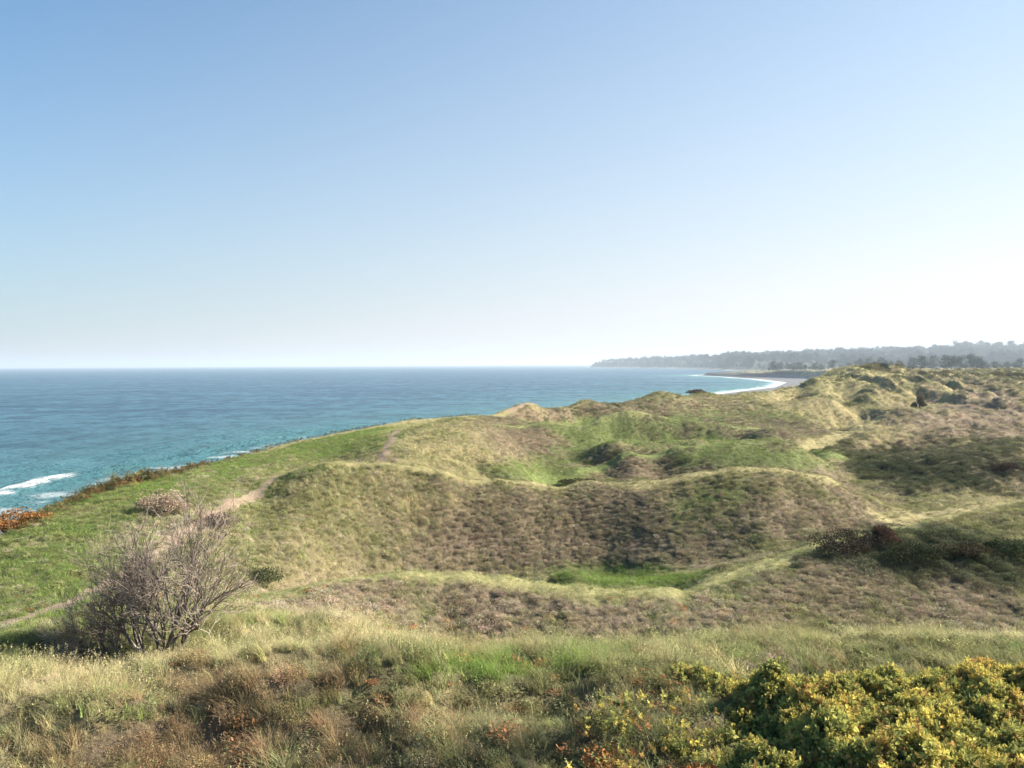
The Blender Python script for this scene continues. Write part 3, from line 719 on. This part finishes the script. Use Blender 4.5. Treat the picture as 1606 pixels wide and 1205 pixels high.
# ------------------------------------------------------------------ ground cover
TINT = np.array([(0.165, 0.235, 0.055), (0.250, 0.250, 0.105), (0.47, 0.41, 0.21), (0.365, 0.300, 0.195),
                 (0.50, 0.400, 0.285), (0.100, 0.110, 0.060), (0.42, 0.34, 0.21)])
def ground_cover():
    # cell-wise sampling of the terrain grid with a density that falls off with distance
    cx = GX[:-1, :-1]; cy = GY[:-1, :-1]
    area = np.abs((GX[:-1, 1:] - cx) * (GY[1:, :-1] - cy))
    dist = np.hypot(cx, cy)
    dens = np.minimum(75, 11.0 * (100 / np.maximum(dist, 5)) ** 2)
    inview = (np.abs(cx) < 0.66 * cy + 3.0) & (cy > 6.5) & (cy < 420)
    ok = inview & (SE[:-1, :-1] < 3.0) & (GZ[:-1, :-1] > 5)
    lam = dens * area * ok
    n = RNG.poisson(lam); tot = int(n.sum()); k = np.repeat(np.arange(n.size), n.ravel())
    j, i = np.divmod(k, NU - 1)
    a = RNG.random(tot); b = RNG.random(tot)
    u = gu[i] + a * (gu[1] - gu[0]); v = gv[j] + b * (gv[1] - gv[0])
    Y = np.exp(v) - 14; X = u * (Y + 16)
    tm = trail_mask(X, Y, 0.9); keep = RNG.random(tot) > tm * 0.96
    X, Y = X[keep], Y[keep]; Z_ = ground_z(X, Y); P = np.stack([X, Y, Z_], -1)
    px, py = proj(P); w = weights(px, py, X, Y)
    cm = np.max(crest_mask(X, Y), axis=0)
    cs = np.cumsum(w, 1); ch = (RNG.random(len(X))[:, None] > cs).sum(1).clip(0, 6)
    d = np.hypot(X, Y); N = len(X)
    pick = lambda L: np.array(L)[RNG.integers(0, len(L), N)]
    ki = pick(K_HEATH)
    near = d < 19; ki = np.where(near, pick(K_FINE), ki)
    r = RNG.random(N)
    ki = np.where(ch == G, np.where(r < 0.8, pick(K_GREEN), pick(K_SHORT)), ki)
    ki = np.where(ch == O, np.where(r < 0.12, pick(K_HERB), np.where(r < 0.75, pick(K_GREEN), np.where(near, pick(K_FINE), pick(K_HEATH)))), ki)
    ki = np.where((ch == T) | (ch == SA), pick(K_STRAW), ki)
    ki = np.where((ch == B) & (near & (r < 0.9)), pick(K_STRAW), ki)
    ki = np.where((ch == D) & near & (r < 0.7), np.where(r < 0.4, pick(K_LONG), pick(K_GREEN)), ki)
    ki = np.where((ch == P_), np.where(r < 0.3, pick(K_SHORT), np.where(r < .5, pick(K_STRAW), np.where(near, pick(K_FINE), pick(K_HEATH)))), ki)
    # short-grazed ridge tops and lawns away from the near slopes
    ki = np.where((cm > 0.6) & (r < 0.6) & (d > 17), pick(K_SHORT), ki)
    lg = near & (d < 17) & (fbm(X / 0.8, Y / 0.8, 2, 39) > -0.02) & (r > 0.3) & np.isin(ki, K_STRAW + K_GREEN)
    ki = np.where(lg, pick(K_LONG), ki)
    size = np.maximum(1.0, d / 60.0) * RNG.uniform(0.65, 1.35, N)
    isS = np.isin(ki, K_STRAW + K_LONG)
    tall = 0.38 + 0.10 * sstep(24, 10, d)
    m_tall = np.exp(-(((px - 620) / 230) ** 2 + ((py - 790) / 90) ** 2) ** 2)    # long grass on the flank of the middle dune
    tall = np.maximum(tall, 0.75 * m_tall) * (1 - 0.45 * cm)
    size = np.where(isS, size * tall * 0.95, size * (0.75 + 0.20 * sstep(20, 12, d)))
    isG = np.isin(ki, K_GREEN + K_SHORT)
    size = np.where(isG & (d > 17), size * 0.8, size)
    size = np.where(lg, size * 1.45, size)
    hm = np.isin(ki, K_HEATH); size = np.where(np.isin(ki, K_FINE) & (d < 13), size * 0.9, size); size = np.where(hm, size * 0.92, size); size = np.where((ch == D) & (d > 20) & (d < 110), size * 1.7, size)
    clump = fbm(X / 1.3, Y / 1.3, 3, 23)
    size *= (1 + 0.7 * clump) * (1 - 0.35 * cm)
    tint = TINT[ch] * np.exp(0.32 * np.clip(RNG.normal(size=(N, 1)), -2.5, 1.6)) * (1 + 0.07 * RNG.normal(size=(N, 3)))
    # mix each tuft a bit with the colour of its patch
    tint = 0.62 * tint + 0.38 * (w @ TINT)
    tint = np.where((near & (ch == B))[:, None], tint * np.array([1.0, 0.88, 0.72]), tint)
    tint *= (1 - 0.08 * sstep(18, 12, d))[:, None]
    # rust and gold flecks of dying bracken and dwarf rose near the camera
    fl = (fbm(X / 0.7, Y / 0.7, 2, 33) > 0.36) & (d < 24) & (RNG.random(N) < 0.3)
    fl |= (np.exp(-(((px - 960) / 170) ** 2 + ((py - 1145) / 60) ** 2)) * 0.2 > RNG.random(N)) & (d < 14)
    ki = np.where(fl, pick(K_HERB), ki); tint = np.where(fl[:, None], np.array([0.36, 0.17, 0.08]) * RNG.uniform(0.6, 1.3, (N, 1)), tint)
    tint = np.clip(tint, 0.01, 0.8)
    drop = hm & (RNG.random(N) < 0.15)
    rot = np.stack([RNG.normal(0, .12, N), RNG.normal(0, .12, N), RNG.normal(0, .6, N)], -1)
    rh = np.isin(ki, K_HEATH + K_HERB + K_FINE); rot[rh, 2] = RNG.uniform(0, 6.28, rh.sum())
    kk = ~drop; P, ki, rot, size, tint = P[kk], ki[kk], rot[kk], size[kk], tint[kk]
    gr = np.isin(ki, K_GREEN + K_SHORT + K_STRAW + K_LONG)
    s3 = np.repeat(size[:, None], 3, 1); s3[np.isin(ki, K_HEATH), 2] *= 0.8
    tag(scatter('grass', P[gr], ki[gr], rot[gr], s3[gr], tint[gr]), kind='stuff', label='short green and long straw coloured grass covering the dunes')
    tag(scatter('heather', P[~gr], ki[~gr], rot[~gr], s3[~gr], tint[~gr]), kind='stuff', label='low brown heather and herbs covering the dune slopes')
ground_cover()

# ------------------------------------------------------------------ rose thicket in the right foreground
def thicket():
    n = 420000
    X = RNG.uniform(0.5, 10.5, n); Y = RNG.uniform(7.0, 13.2, n)
    px, py = proj(np.stack([X, Y, np.full(n, 16.0)], -1))
    # footprint: right of a ragged line, in front of the grassy strip
    edge = 1.8 + 0.12 * (Y - 8) + 1.1 * fbm(X / 1.1, Y / 1.1, 3, 44)
    back = 12.15 + 0.35 * fbm(X / 1.4, Y / 1.4, 3, 48) + 0.1 * (X - 5)
    inside = np.minimum(X - edge, (back - Y) * 1.0)
    lump = fbm(X / 0.9, Y / 0.9, 3, 51); gap = fbm(X / 0.45, Y / 0.45, 2, 58)
    top = 16.0 + 0.12 * sstep(12, 8, Y) + 0.22 * lump + 0.30 * gap
    g = ground_z(X, Y); hgt = np.maximum(top - g, 0.25) * (0.35 + 0.65 * sstep(0, 1.5, inside))
    t = RNG.random(n)
    zz = g + hgt * (1 - 0.55 * t * t)
    keep = (inside > 0) & (RNG.random(n) < (0.5 + 0.7 * lump) * sstep(-0.1, 1.3, inside))
    sp = ((inside > -2.3) & (inside <= 0) & (X < edge) & (Y < 10.6) & (RNG.random(n) < 0.025) & (lump > 0.1))
    zz = np.where(sp, g + 0.08 + 0.35 * RNG.random(n), zz)
    k = keep | sp; X, Y, zz, lump, inside, t, sp = X[k], Y[k], zz[k], lump[k], inside[k], t[k], sp[k]; N = len(X)
    pal = np.array([(0.60, 0.50, 0.13), (0.42, 0.41, 0.12), (0.19, 0.21, 0.07), (0.50, 0.34, 0.11), (0.46, 0.22, 0.09), (0.09, 0.105, 0.035)])
    cn = fbm(X / 0.55, Y / 0.55, 3, 64); cn2 = fbm(X / 0.5, Y / 0.5, 3, 69)
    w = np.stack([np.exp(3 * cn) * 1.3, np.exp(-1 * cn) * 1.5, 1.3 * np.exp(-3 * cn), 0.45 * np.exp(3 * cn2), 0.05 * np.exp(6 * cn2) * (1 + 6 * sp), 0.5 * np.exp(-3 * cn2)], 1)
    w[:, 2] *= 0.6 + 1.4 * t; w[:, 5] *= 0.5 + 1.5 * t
    w /= w.sum(1, keepdims=True); ch = (RNG.random(N)[:, None] > np.cumsum(w, 1)).sum(1).clip(0, 5)
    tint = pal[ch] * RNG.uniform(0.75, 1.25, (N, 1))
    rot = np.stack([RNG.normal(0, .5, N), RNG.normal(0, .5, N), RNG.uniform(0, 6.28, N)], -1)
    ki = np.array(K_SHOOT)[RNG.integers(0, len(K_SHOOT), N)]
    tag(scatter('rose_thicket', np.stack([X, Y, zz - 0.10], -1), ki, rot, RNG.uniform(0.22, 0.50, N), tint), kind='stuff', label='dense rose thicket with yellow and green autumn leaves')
thicket()

# ------------------------------------------------------------------ low scrub along the cliff edge
def scrub():
    e = EDGE_IMG; n = 1500; t = RNG.random(n) ** 1.2
    px = 30 + t * 720
    sel = (fbm(px / 30, px * 0, 3, 7) > -0.12) | (np.abs(px - 190) < 60); px = px[sel]; n = len(px)
    py = np.interp(px, e[:, 0], e[:, 1]); d = np.exp(np.interp(px, e[:, 0], np.log(e[:, 2])))
    P = unproj(px, py, d); P[:, 0] += RNG.normal(-0.1, 0.35, n); P[:, 1] += RNG.normal(0.2, 0.5, n)
    P[:, 2] = ground_z(P[:, 0], P[:, 1])
    ki = np.array(K_SHOOT + K_HEATH + K_STRAW)[RNG.integers(0, 10, n)]
    pal = np.array([(0.20, 0.12, 0.06), (0.10, 0.10, 0.045), (0.28, 0.22, 0.08), (0.07, 0.075, 0.035)])
    tint = pal[RNG.integers(0, 4, n)] * RNG.uniform(.7, 1.3, (n, 1))
    s = (0.4 + 0.75 * np.exp(-((px - 205) / 75) ** 2)) * RNG.uniform(.6, 1.4, n)
    P[:, 2] += 0.1
    rot = np.stack([RNG.normal(0, .3, n), RNG.normal(0, .3, n), RNG.uniform(0, 6.28, n)], -1)
    tag(scatter('scrub', P, ki, rot, s, tint), kind='stuff', label='low ragged brown scrub fringing the cliff edge above the sea')
scrub()

# ------------------------------------------------------------------ plain materials for bark
def bark_mat(name, c0, c1, scale=8):
    m, nt, n, b = node_mat(name)
    geo = n.new('ShaderNodeNewGeometry'); z = n.new('ShaderNodeTexNoise'); z.inputs['Scale'].default_value = scale; z.inputs['Detail'].default_value = 5
    nt.links.new(geo.outputs['Position'], z.inputs['Vector'])
    r = n.new('ShaderNodeValToRGB'); r.color_ramp.elements[0].color = (*c0, 1); r.color_ramp.elements[1].color = (*c1, 1)
    r.color_ramp.elements[0].position = 0.35; r.color_ramp.elements[1].position = 0.65
    nt.links.new(z.outputs['Fac'], r.inputs[0]); nt.links.new(r.outputs[0], b.inputs['Base Color']); b.inputs['Roughness'].default_value = 0.9
    return m
M_bark = bark_mat('grey_bark', (0.07, 0.055, 0.045), (0.26, 0.22, 0.18))
M_twig = bark_mat('twig_bark', (0.13, 0.10, 0.08), (0.32, 0.255, 0.20), 3)
M_trunk = bark_mat('trunk_bark', (0.06, 0.045, 0.035), (0.14, 0.10, 0.08), 2)

# ------------------------------------------------------------------ bare shrub
def bare_shrub():
    x, y, z = at(252, 1036, 14.0)
    root = tag(empty('bare_shrub', (x, y, z)), 'leafless wind-bent grey shrub with tangled twigs at the left, casting a dark shadow', 'shrub')
    st = MB(); tw = MB(); q = random.Random(5)
    def grow(p, d, L, r, lev, bias):
        n = 4 if lev < 3 else 3; pts = [p]; rad = [r]; dd = d.copy()
        for k in range(n):
            dd = (dd + Vector((q.gauss(0, .22), q.gauss(0, .22), q.gauss(0, .16))) + bias * 0.07).normalized()
            pts.append(pts[-1] + dd * L / n); rad.append(r * (1 - 0.5 * (k + 1) / n))
        (st if lev < 2 else tw).tube(pts, rad, 5 if lev < 2 else 3, 0.5)
        if lev >= 4: return
        nc = (6, 5, 4, 4)[lev]
        for c in range(nc):
            t = q.uniform(0.3, 1.0) if c else 1.0
            f = t * n; i = min(int(f), n - 1); pp = pts[i].lerp(pts[i + 1], f - i)
            rr = rad[i] * 0.62
            ax = Vector((q.gauss(0, 1), q.gauss(0, 1), q.gauss(0, 1))).normalized()
            nd = (dd + ax * q.uniform(0.35, 0.85)).normalized()
            if nd.z < -0.1: nd.z *= -0.4
            grow(pp, nd, L * q.uniform(0.5, 0.85), max(rr, 0.0042), lev + 1, bias)
    # stems: base offset, direction, length
    stems = [((-.15, 0, 0), (-.55, .1, .95), .95), ((0, .1, 0), (-.1, .2, 1), 1.0), ((.05, 0, 0), (.22, .1, 1), 1.0), ((.15, .05, 0), (.65, .1, .8), 1.05),
             ((.2, 0, 0), (1.0, .15, .55), 1.15), ((-.4, .05, 0), (-.8, .2, .6), .85), ((-.5, .2, 0), (-.35, .2, .8), .8), ((.05, -.1, 0), (.45, -.2, .9), .8),
             ((-.25, .1, 0), (-.3, -.2, .9), .9), ((.1, .2, 0), (.05, .6, .9), .9), ((-.7, .1, 0), (-.9, .1, .4), .7), ((-.6, -.1, 0), (-.5, -.3, .5), .6)]
    for b, d, L in stems:
        grow(Vector(b) + Vector((0, 0, -0.1)), Vector(d).normalized(), L * 1.13, 0.05 * L, 0, Vector((0.1, 0, 0.5)))
    # one long low limb reaching right
    pts = [Vector((.25, 0, .25)), Vector((.6, .1, .55)), Vector((1.0, .1, .8)), Vector((1.45, .15, 1.0)), Vector((1.8, .2, 1.08))]
    st.tube(pts, [.03, .025, .018, .012, .006], 5)
    for k in range(1, 5):
        for c in range(5):
            grow(pts[k], Vector((q.uniform(.3, 1), q.gauss(0, .4), q.uniform(.1, .8))).normalized(), .4, .008, 3, Vector((.4, 0, .3)))
    root.scale = (0.70, 0.8, 1.08)
    link('stem', st.mesh('stem'), M_bark, root); link('twigs', tw.mesh('twigs'), M_twig, root)
    print('shrub faces', len(st.f), len(tw.f))
bare_shrub()

# ------------------------------------------------------------------ bushes and trees that stand alone
def set_tint(o, rgb):
    o['tint'] = [float(c) for c in rgb]
def bush_mat(name, rgb, trans=0.2):
    m = leaf_mat(name, trans=trans, var=0.5, soft=False); a = [k for k in m.node_tree.nodes if k.type == 'ATTRIBUTE' and k.attribute_name == 'tint'][0]
    rg = m.node_tree.nodes.new('ShaderNodeRGB'); rg.outputs[0].default_value = (*rgb, 1)
    for l in list(a.outputs['Color'].links): m.node_tree.links.new(rg.outputs[0], l.to_socket)
    m.node_tree.nodes.remove(a); return m
def bush_meshes(seed, w, dpt, h, nleaf, ls, lobes=7, spiky=0.0):
    lobes += 6; q = random.Random(seed); fo = MB(); st = MB(); C = []
    for k in range(lobes):
        a = q.uniform(0, 6.283); r = math.sqrt(q.random()) * 0.85
        hz = h * q.uniform(0.2, 0.75) * (1 - 0.6 * r)
        C.append((Vector((r * math.cos(a) * w / 2, r * math.sin(a) * dpt / 2, hz)), q.uniform(0.13, 0.25)))
        st.tube([(0.1 * w * math.cos(a) * r, 0.1 * dpt * math.sin(a) * r, -0.1), tuple(C[-1][0] * 0.6), tuple(C[-1][0] + Vector((0, 0, h * .15)))], [0.02 * h + .006, 0.013 * h + .004, 0.004], 4)
    for i in range(nleaf):
        c, rr = C[i % lobes]; z = q.uniform(-.7, 1); a = q.uniform(0, 6.283); s = math.sqrt(1 - z * z); k = q.uniform(0.6, 1.08) + (spiky * q.random() ** 6)
        p = c + Vector((s * math.cos(a) * rr * w * k, s * math.sin(a) * rr * dpt * k, z * rr * h * 1.1 * k))
        if p.z < 0: p.z = -p.z * 0.3
        d = Vector((q.gauss(0, 1), q.gauss(0, 1), q.gauss(0.4, 1))).normalized(); u = Vector((q.gauss(0, 1), q.gauss(0, 1), q.gauss(0, 1))).normalized()
        leaf(fo, p, d, u, ls * q.uniform(.6, 1.4), ls * .3, q.random())
    return fo.mesh('foliage'), st.mesh('stem')
def bush(name, label, cat, px, py, d, w, h, rgb, seed, nleaf=2200, ls=0.06, dpt=None, sink=0.0, spiky=0.0, group=None, lobes=7):
    x, y, z = at(px, py, d); root = tag(empty(name, (x, y, z - sink)), label, cat, group)
    f, s = bush_meshes(seed, w, dpt or w * 0.8, h, nleaf, ls, lobes, spiky)
    link('foliage', f, bush_mat('foliage_' + str(seed), rgb), root); link('stem', s, M_bark, root)
    return root
bush('bush', 'russet brown bush at the left edge of the picture, right above the surf', 'bush', 18, 838, 28.5, 2.7, 1.0, (0.26, 0.12, 0.04), 1, 5000, .07, spiky=.3)
bush('dry_bush', 'pale pinkish dried bush standing above the twigs of the bare shrub', 'bush', 258, 822, 29.5, 1.7, .95, (0.36, 0.265, 0.19), 2, 4500, .05, spiky=.9)
bush('dry_bush', 'dark bluish brown bush beside the sandy path, low on its right side', 'bush', 340, 842, 29.3, 1.9, .5, (0.15, 0.115, 0.095), 3, 2600, .05, spiky=.9)
bush('bush', 'dark green bush at the foot of the grassy middle dune, right of the bare shrub', 'bush', 400, 918, 26.5, 1.7, .55, (0.085, 0.095, 0.045), 4, 3000, .05, spiky=.9, sink=.08)
for k, (px, py, d, w, h, lab, rgb) in enumerate([
    (1328, 893, 27.5, 2.5, .95, 'large near-black gorse bush at the left end of the dark row', (0.055, 0.045, 0.032)),
    (1385, 880, 28.3, 1.3, .6, 'reddish dark gorse bush tucked behind the largest one', (0.085, 0.05, 0.035)),
    (1432, 905, 27.0, 1.9, .8, 'rounded dark green gorse bush in the middle of the dark row', (0.045, 0.055, 0.028)),
    (1508, 908, 27.5, 1.7, .7, 'brown green gorse bush right of the rounded one', (0.075, 0.065, 0.038)),
    (1585, 905, 28.0, 1.6, .75, 'dark green gorse bush by the right edge of the picture, lowest on the slope', (0.05, 0.065, 0.03)),
    (1580, 757, 54.0, 1.9, .9, 'dark brown bush on the second slope at the right, next to rusty grass', (0.07, 0.05, 0.04)),
    ]):
    bush('gorse_bush', lab, 'bush', px, py, d, w, h, rgb, 20 + k, 3600, .06, group='gorse bushes on the right hand slopes')
bush('lone_bush', 'single upright dark bush beside the sandy ridge path in the distance', 'bush', 1441, 642, 122, 2.0, 2.8, (0.15, 0.13, 0.09), 40, 4500, .14, lobes=4)
bush('bush', 'dark low bush in the hollow in front of the round brown dune', 'bush', 1035, 752, 51.2, 1.5, .45, (0.07, 0.06, 0.035), 42, 1500, .08)
bush('bush', 'dark streak of bush at the left foot of the round brown dune', 'bush', 905, 752, 51.2, 2.2, .4, (0.07, 0.065, 0.035), 43, 1500, .08)
bush('bush', 'dark bush on the sea side dune crest near the bay', 'bush', 1093, 623, 131, 3.2, .7, (0.11, 0.09, 0.06), 44, 900, .18)
bush('bush', 'dark oblong bush on the yellow dune nearest the far beach', 'bush', 1330, 598, 190, 4.5, 1.6, (0.06, 0.075, 0.045), 45, 900, .3)
bush('bush', 'brown rounded bush on the dune just right of the curved beach', 'bush', 1258, 617, 160, 4, 1.6, (0.11, 0.085, 0.05), 46, 900, .25)
bush('bush', 'dark bush standing on the far heath above the lone bush', 'bush', 1388, 590, 240, 3.2, 3.2, (0.06, 0.075, 0.05), 47, 900, .35)
bush('orange_bush', 'orange leaved small rose bush at the bottom edge beside the thicket', 'bush', 1108, 1205, 9.1, .75, .42, (0.50, 0.21, 0.05), 48, 1500, .045)
bush('orange_bush', 'rusty orange small bush at the bottom, left of the brighter orange one', 'bush', 965, 1172, 9.5, .8, .35, (0.36, 0.16, 0.06), 49, 1500, .045)

# trees
def tree_meshes(seed, kind):
    q = random.Random(seed); cr = MB(); tr = MB(); C = []
    if kind == 'pine': spec = (0.42, 1.0, 0.34, 9)
    elif kind == 'round': spec = (0.22, 1.0, 0.42, 11)
    else: spec = (0.3, 1.0, 0.3, 8)
    z0, z1, wd, nl = spec
    for k in range(nl):
        z = z0 + (z1 - z0) * (k + 0.5) / nl; f = math.sin(math.pi * min(1, (z - z0) / (z1 - z0) * 0.85 + 0.12))
        a = q.uniform(0, 6.283); r = wd * 0.62 * f * q.uniform(.5, 1.1)
        C.append((Vector((r * math.cos(a), r * math.sin(a), z * 0.93)), q.uniform(.12, .2) * (0.8 + .5 * f)))
    for i in range(650):
        c, rr = C[q.randrange(nl)]
        d = Vector((q.gauss(0, 1), q.gauss(0, 1), q.gauss(0, 1))).normalized()
        p = c + Vector((d.x * rr, d.y * rr, d.z * rr * .75)) * q.uniform(.5, 1.15)
        leaf(cr, p, Vector((q.gauss(0, 1), q.gauss(0, 1), q.gauss(0, .6))), Vector((q.gauss(0, 1), q.gauss(0, 1), q.gauss(0, 1))), q.uniform(.05, .1), .022, q.random())
    tr.tube([(0, 0, -.03), (q.gauss(0, .01), q.gauss(0, .01), .4), (q.gauss(0, .03), q.gauss(0, .03), .85)], [.028, .02, .006], 6)
    for c, rr in C[:6]: tr.tube([(0, 0, c.z * .6), tuple(c * .9)], [.012, .004], 4)
    return cr, tr
TREES = []
for s_, k_ in ((1, 'pine'), (2, 'round'), (3, 'tall'), (4, 'round')):
    c_, t_ = tree_meshes(100 + s_, k_); TREES.append((c_.mesh('crown'), t_.mesh('trunk')))
M_crown = [bush_mat('crown_pine', (0.028, 0.045, 0.022), .08), bush_mat('crown_leafy', (0.05, 0.065, 0.028), .1)]
for i, (c_, t_) in enumerate(TREES): c_.materials.append(M_crown[0 if i in (0, 2) else 1]); t_.materials.append(M_trunk)
def far_z(x, y):
    if y < 1690: return float(ground_z(x, y))
    return float(head_h(np.array([x]), np.array([y]))[0][0])
TL = [  # px, base py, depth, height m, width factor, kind, label
 (1445, 574, 800, 14.5, 1.0, 1, 'dark round-crowned tree standing alone left of the tree clump'),
 (1430, 573, 1000, 14, 1.2, 3, 'paler tree close behind the lone round-crowned tree'),
 (1461, 572, 1050, 12, 1.0, 1, 'small pale tree just right of the lone round-crowned tree'),
 (1484, 575, 800, 14, 1.15, 1, 'broad tree at the left end of the dark clump on the heath'),
 (1497, 574, 830, 13, .9, 0, 'lower dark tree second in the clump on the heath'),
 (1508, 573, 800, 14.5, 1.1, 3, 'round dark tree in the middle of the clump on the heath'),
 (1524, 572, 820, 16, 1.0, 0, 'tallest dark tree of the clump on the heath'),
 (1537, 572, 800, 13.5, .9, 2, 'slim tree at the right end of the dark clump on the heath'),
 (1251, 579, 1250, 14, 1.5, 1, 'broad blue-grey tree at the left of the low wood behind the beach'),
 (1279, 579, 1200, 13, 1.4, 3, 'low rounded blue-grey tree behind the yellow dune'),
 (1305, 578, 1150, 15, 1.2, 0, 'pointed darker tree in the low wood behind the yellow dune'),
 (1331, 578, 1200, 12, 1.3, 1, 'small blue-grey tree between the pointed tree and the tall group'),
 (1350, 577, 1200, 15.5, 1.1, 2, 'left tree of the tall blue-grey group above the far heath'),
 (1364, 577, 1180, 17, 1.1, 3, 'middle tree of the tall blue-grey group above the far heath'),
 (1378, 577, 1200, 15, 1.1, 1, 'right tree of the tall blue-grey group above the far heath'),
 (1391, 578, 1100, 8, 1.3, 3, 'small tree at the right foot of the tall blue-grey group'),
 (1560, 574, 900, 10, 1.0, 0, 'thin tree right of the dark clump, left one of a loose pair'),
 (1580, 575, 850, 9, 1.1, 3, 'low tree right of the dark clump, right one of a loose pair'),
 (1600, 575, 800, 12, 1.1, 1, 'tree at the right edge of the picture beyond the heath'),
]
for px_, py_, d_, h_, wf, k_, lab in TL:
    x, y, _ = at(px_, py_, d_); z = far_z(x, y)
    r_ = tag(empty('tree', (x, y, z), R.uniform(0, 6)), lab, 'tree', 'trees standing on the far heath')
    zt = CAMZ - (py_ - 568) * d_ / F
    r_.scale = (h_ * wf * 1.15, h_ * wf * 1.15, h_)
    link('crown', TREES[k_][0], None, r_); link('trunk', TREES[k_][1], None, r_)

# woods as one mass
def woods():
    base = len(protos)
    for i, (c_, t_) in enumerate(TREES):
        o = bpy.data.objects.new('tuft_%02d' % len(protos), c_); PROTO.objects.link(o); protos.append(o)
    n = 16000; Y = RNG.uniform(1720, 5100, n); X = Y * RNG.uniform(0.05, 0.75, n)
    h, s = head_h(X, Y); h = h * sstep(0, 1, (Y - 1500) / 1400 + 0.15)
    dens = fbm(X / 300, Y / 300, 3, 85)
    k = (s > 25) & (h > 3) & (RNG.random(n) < 0.75 + .8 * dens); X, Y, h = X[k], Y[k], h[k]
    n2 = 600; Y2 = RNG.uniform(950, 1700, n2); X2 = Y2 * RNG.uniform(0.3, 0.72, n2)
    e2 = sdist(X2, Y2, edge_xy); k = (e2 < -60) & (fbm(X2 / 120, Y2 / 200, 3, 86) > 0.02); X2, Y2 = X2[k], Y2[k]; h2 = ground_z(X2, Y2)
    X = np.concatenate([X, X2]); Y = np.concatenate([Y, Y2]); Zw = np.concatenate([h, h2]); N = len(X)
    hh = RNG.uniform(8, 20, N) * (1 + 1.3 * fbm(X / 110, Y / 110, 3, 87)); hh[-len(X2):] *= 0.6
    scl = np.stack([hh * 1.2, hh * 1.2, hh], 1)
    rot = np.stack([0 * X, 0 * X, RNG.uniform(0, 6.28, N)], 1)
    tag(scatter('wood', np.stack([X, Y, Zw], 1), base + RNG.integers(0, 4, N), rot, scl, np.full((N, 3), .1)), kind='stuff', label='hazy wood covering the far headland and plain')
    # scrub dots on the heath
    n3 = 9000; Y3 = np.exp(RNG.uniform(math.log(230), math.log(1500), n3)); X3 = Y3 * RNG.uniform(0.2, 0.72, n3)
    e3 = sdist(X3, Y3, edge_xy); k = (e3 < -3) & (fbm(X3 / 25, Y3 / 40, 3, 88) > -0.05); X3, Y3 = X3[k], Y3[k]; N = len(X3)
    pal = np.array([(0.07, 0.08, 0.04), (0.12, 0.10, 0.06), (0.2, 0.17, 0.08)])
    tag(scatter('heath_scrub', np.stack([X3, Y3, ground_z(X3, Y3)], 1), np.array(K_HEATH + K_HERB)[RNG.integers(0, 5, N)], np.stack([0 * X3, 0 * X3, RNG.uniform(0, 6, N)], 1), RNG.uniform(3, 9, N), pal[RNG.integers(0, 3, N)]), kind='stuff', label='scattered low scrub on the far heath')
woods()

# ------------------------------------------------------------------ sailing boat near the horizon
def boat():
    p = unproj(336, 577.6, 6500); root = tag(empty('sailing_boat', (p[0], p[1], 0.0)), 'tiny white sailing boat just under the horizon on the left', 'boat')
    def simple(name, rgb, r=.5):
        m, nt, n, b = node_mat(name); b.inputs['Base Color'].default_value = (*rgb, 1); b.inputs['Roughness'].default_value = r
        z = n.new('ShaderNodeTexNoise'); z.inputs['Scale'].default_value = 4; bp = n.new('ShaderNodeBump'); bp.inputs['Strength'].default_value = .1
        nt.links.new(z.outputs['Fac'], bp.inputs['Height']); nt.links.new(bp.outputs[0], b.inputs['Normal']); return m
    hull = MB(); secs = [(-6, .2, .9), (-4, 1.3, 1.0), (0, 1.8, 1.0), (4, 1.4, 1.1), (7, .1, 1.4)]; r0 = None
    for x, w, h in secs:
        i = len(hull.v); hull.v += [(x, -w, h), (x, -w * .6, -.4), (x, w * .6, -.4), (x, w, h)]; hull.c += [.5] * 4
        if r0 is not None:
            for k in range(4): hull.f.append((r0 + k, r0 + (k + 1) % 4, i + (k + 1) % 4, i + k))
        r0 = i
    link('hull', hull.mesh('hull'), simple('hull_paint', (.75, .75, .75)), root)
    m = MB(); m.tube([(1, 0, 1), (1, 0, 16)], [.12, .07], 6); link('mast', m.mesh('mast'), simple('mast_metal', (.5, .5, .5)), root)
    s = MB(); s.quad((.8, 0, 2.2), (-5, .5, 2.4), (-2.4, .6, 8), (.8, .1, 15.6)); s.tri((1.3, 0, 14.5), (6.6, .3, 1.8), (1.6, .5, 1.9))
    o = link('sail', s.mesh('sail'), simple('sail_cloth', (.8, .8, .78), .9), root); md = o.modifiers.new('thick', 'SOLIDIFY'); md.thickness = .04
boat()
# ------------------------------------------------------------------ haze: one even box of air
def haze():
    x0, x1, y0, y1, z0, z1 = -84000, 64000, -200, 61000, -6, 110
    v = [(x, y, z) for z in (z0, z1) for y in (y0, y1) for x in (x0, x1)]
    f = [(0, 2, 3, 1), (4, 5, 7, 6), (0, 1, 5, 4), (2, 6, 7, 3), (0, 4, 6, 2), (1, 3, 7, 5)]
    me = bpy.data.meshes.new('haze'); me.from_pydata(v, [], f)
    m = bpy.data.materials.new('haze_air'); m.use_nodes = True; nt = m.node_tree; nt.nodes.clear()
    o = nt.nodes.new('ShaderNodeOutputMaterial'); p = nt.nodes.new('ShaderNodeVolumePrincipled')
    p.inputs['Color'].default_value = (0.74, 0.85, 0.97, 1); p.inputs['Density'].default_value = 1.45e-4; p.inputs['Anisotropy'].default_value = 0.2
    nt.links.new(p.outputs[0], o.inputs['Volume'])
    tag(link('haze', me, m), kind='stuff', label='thin pale blue air haze over land and sea')
haze()
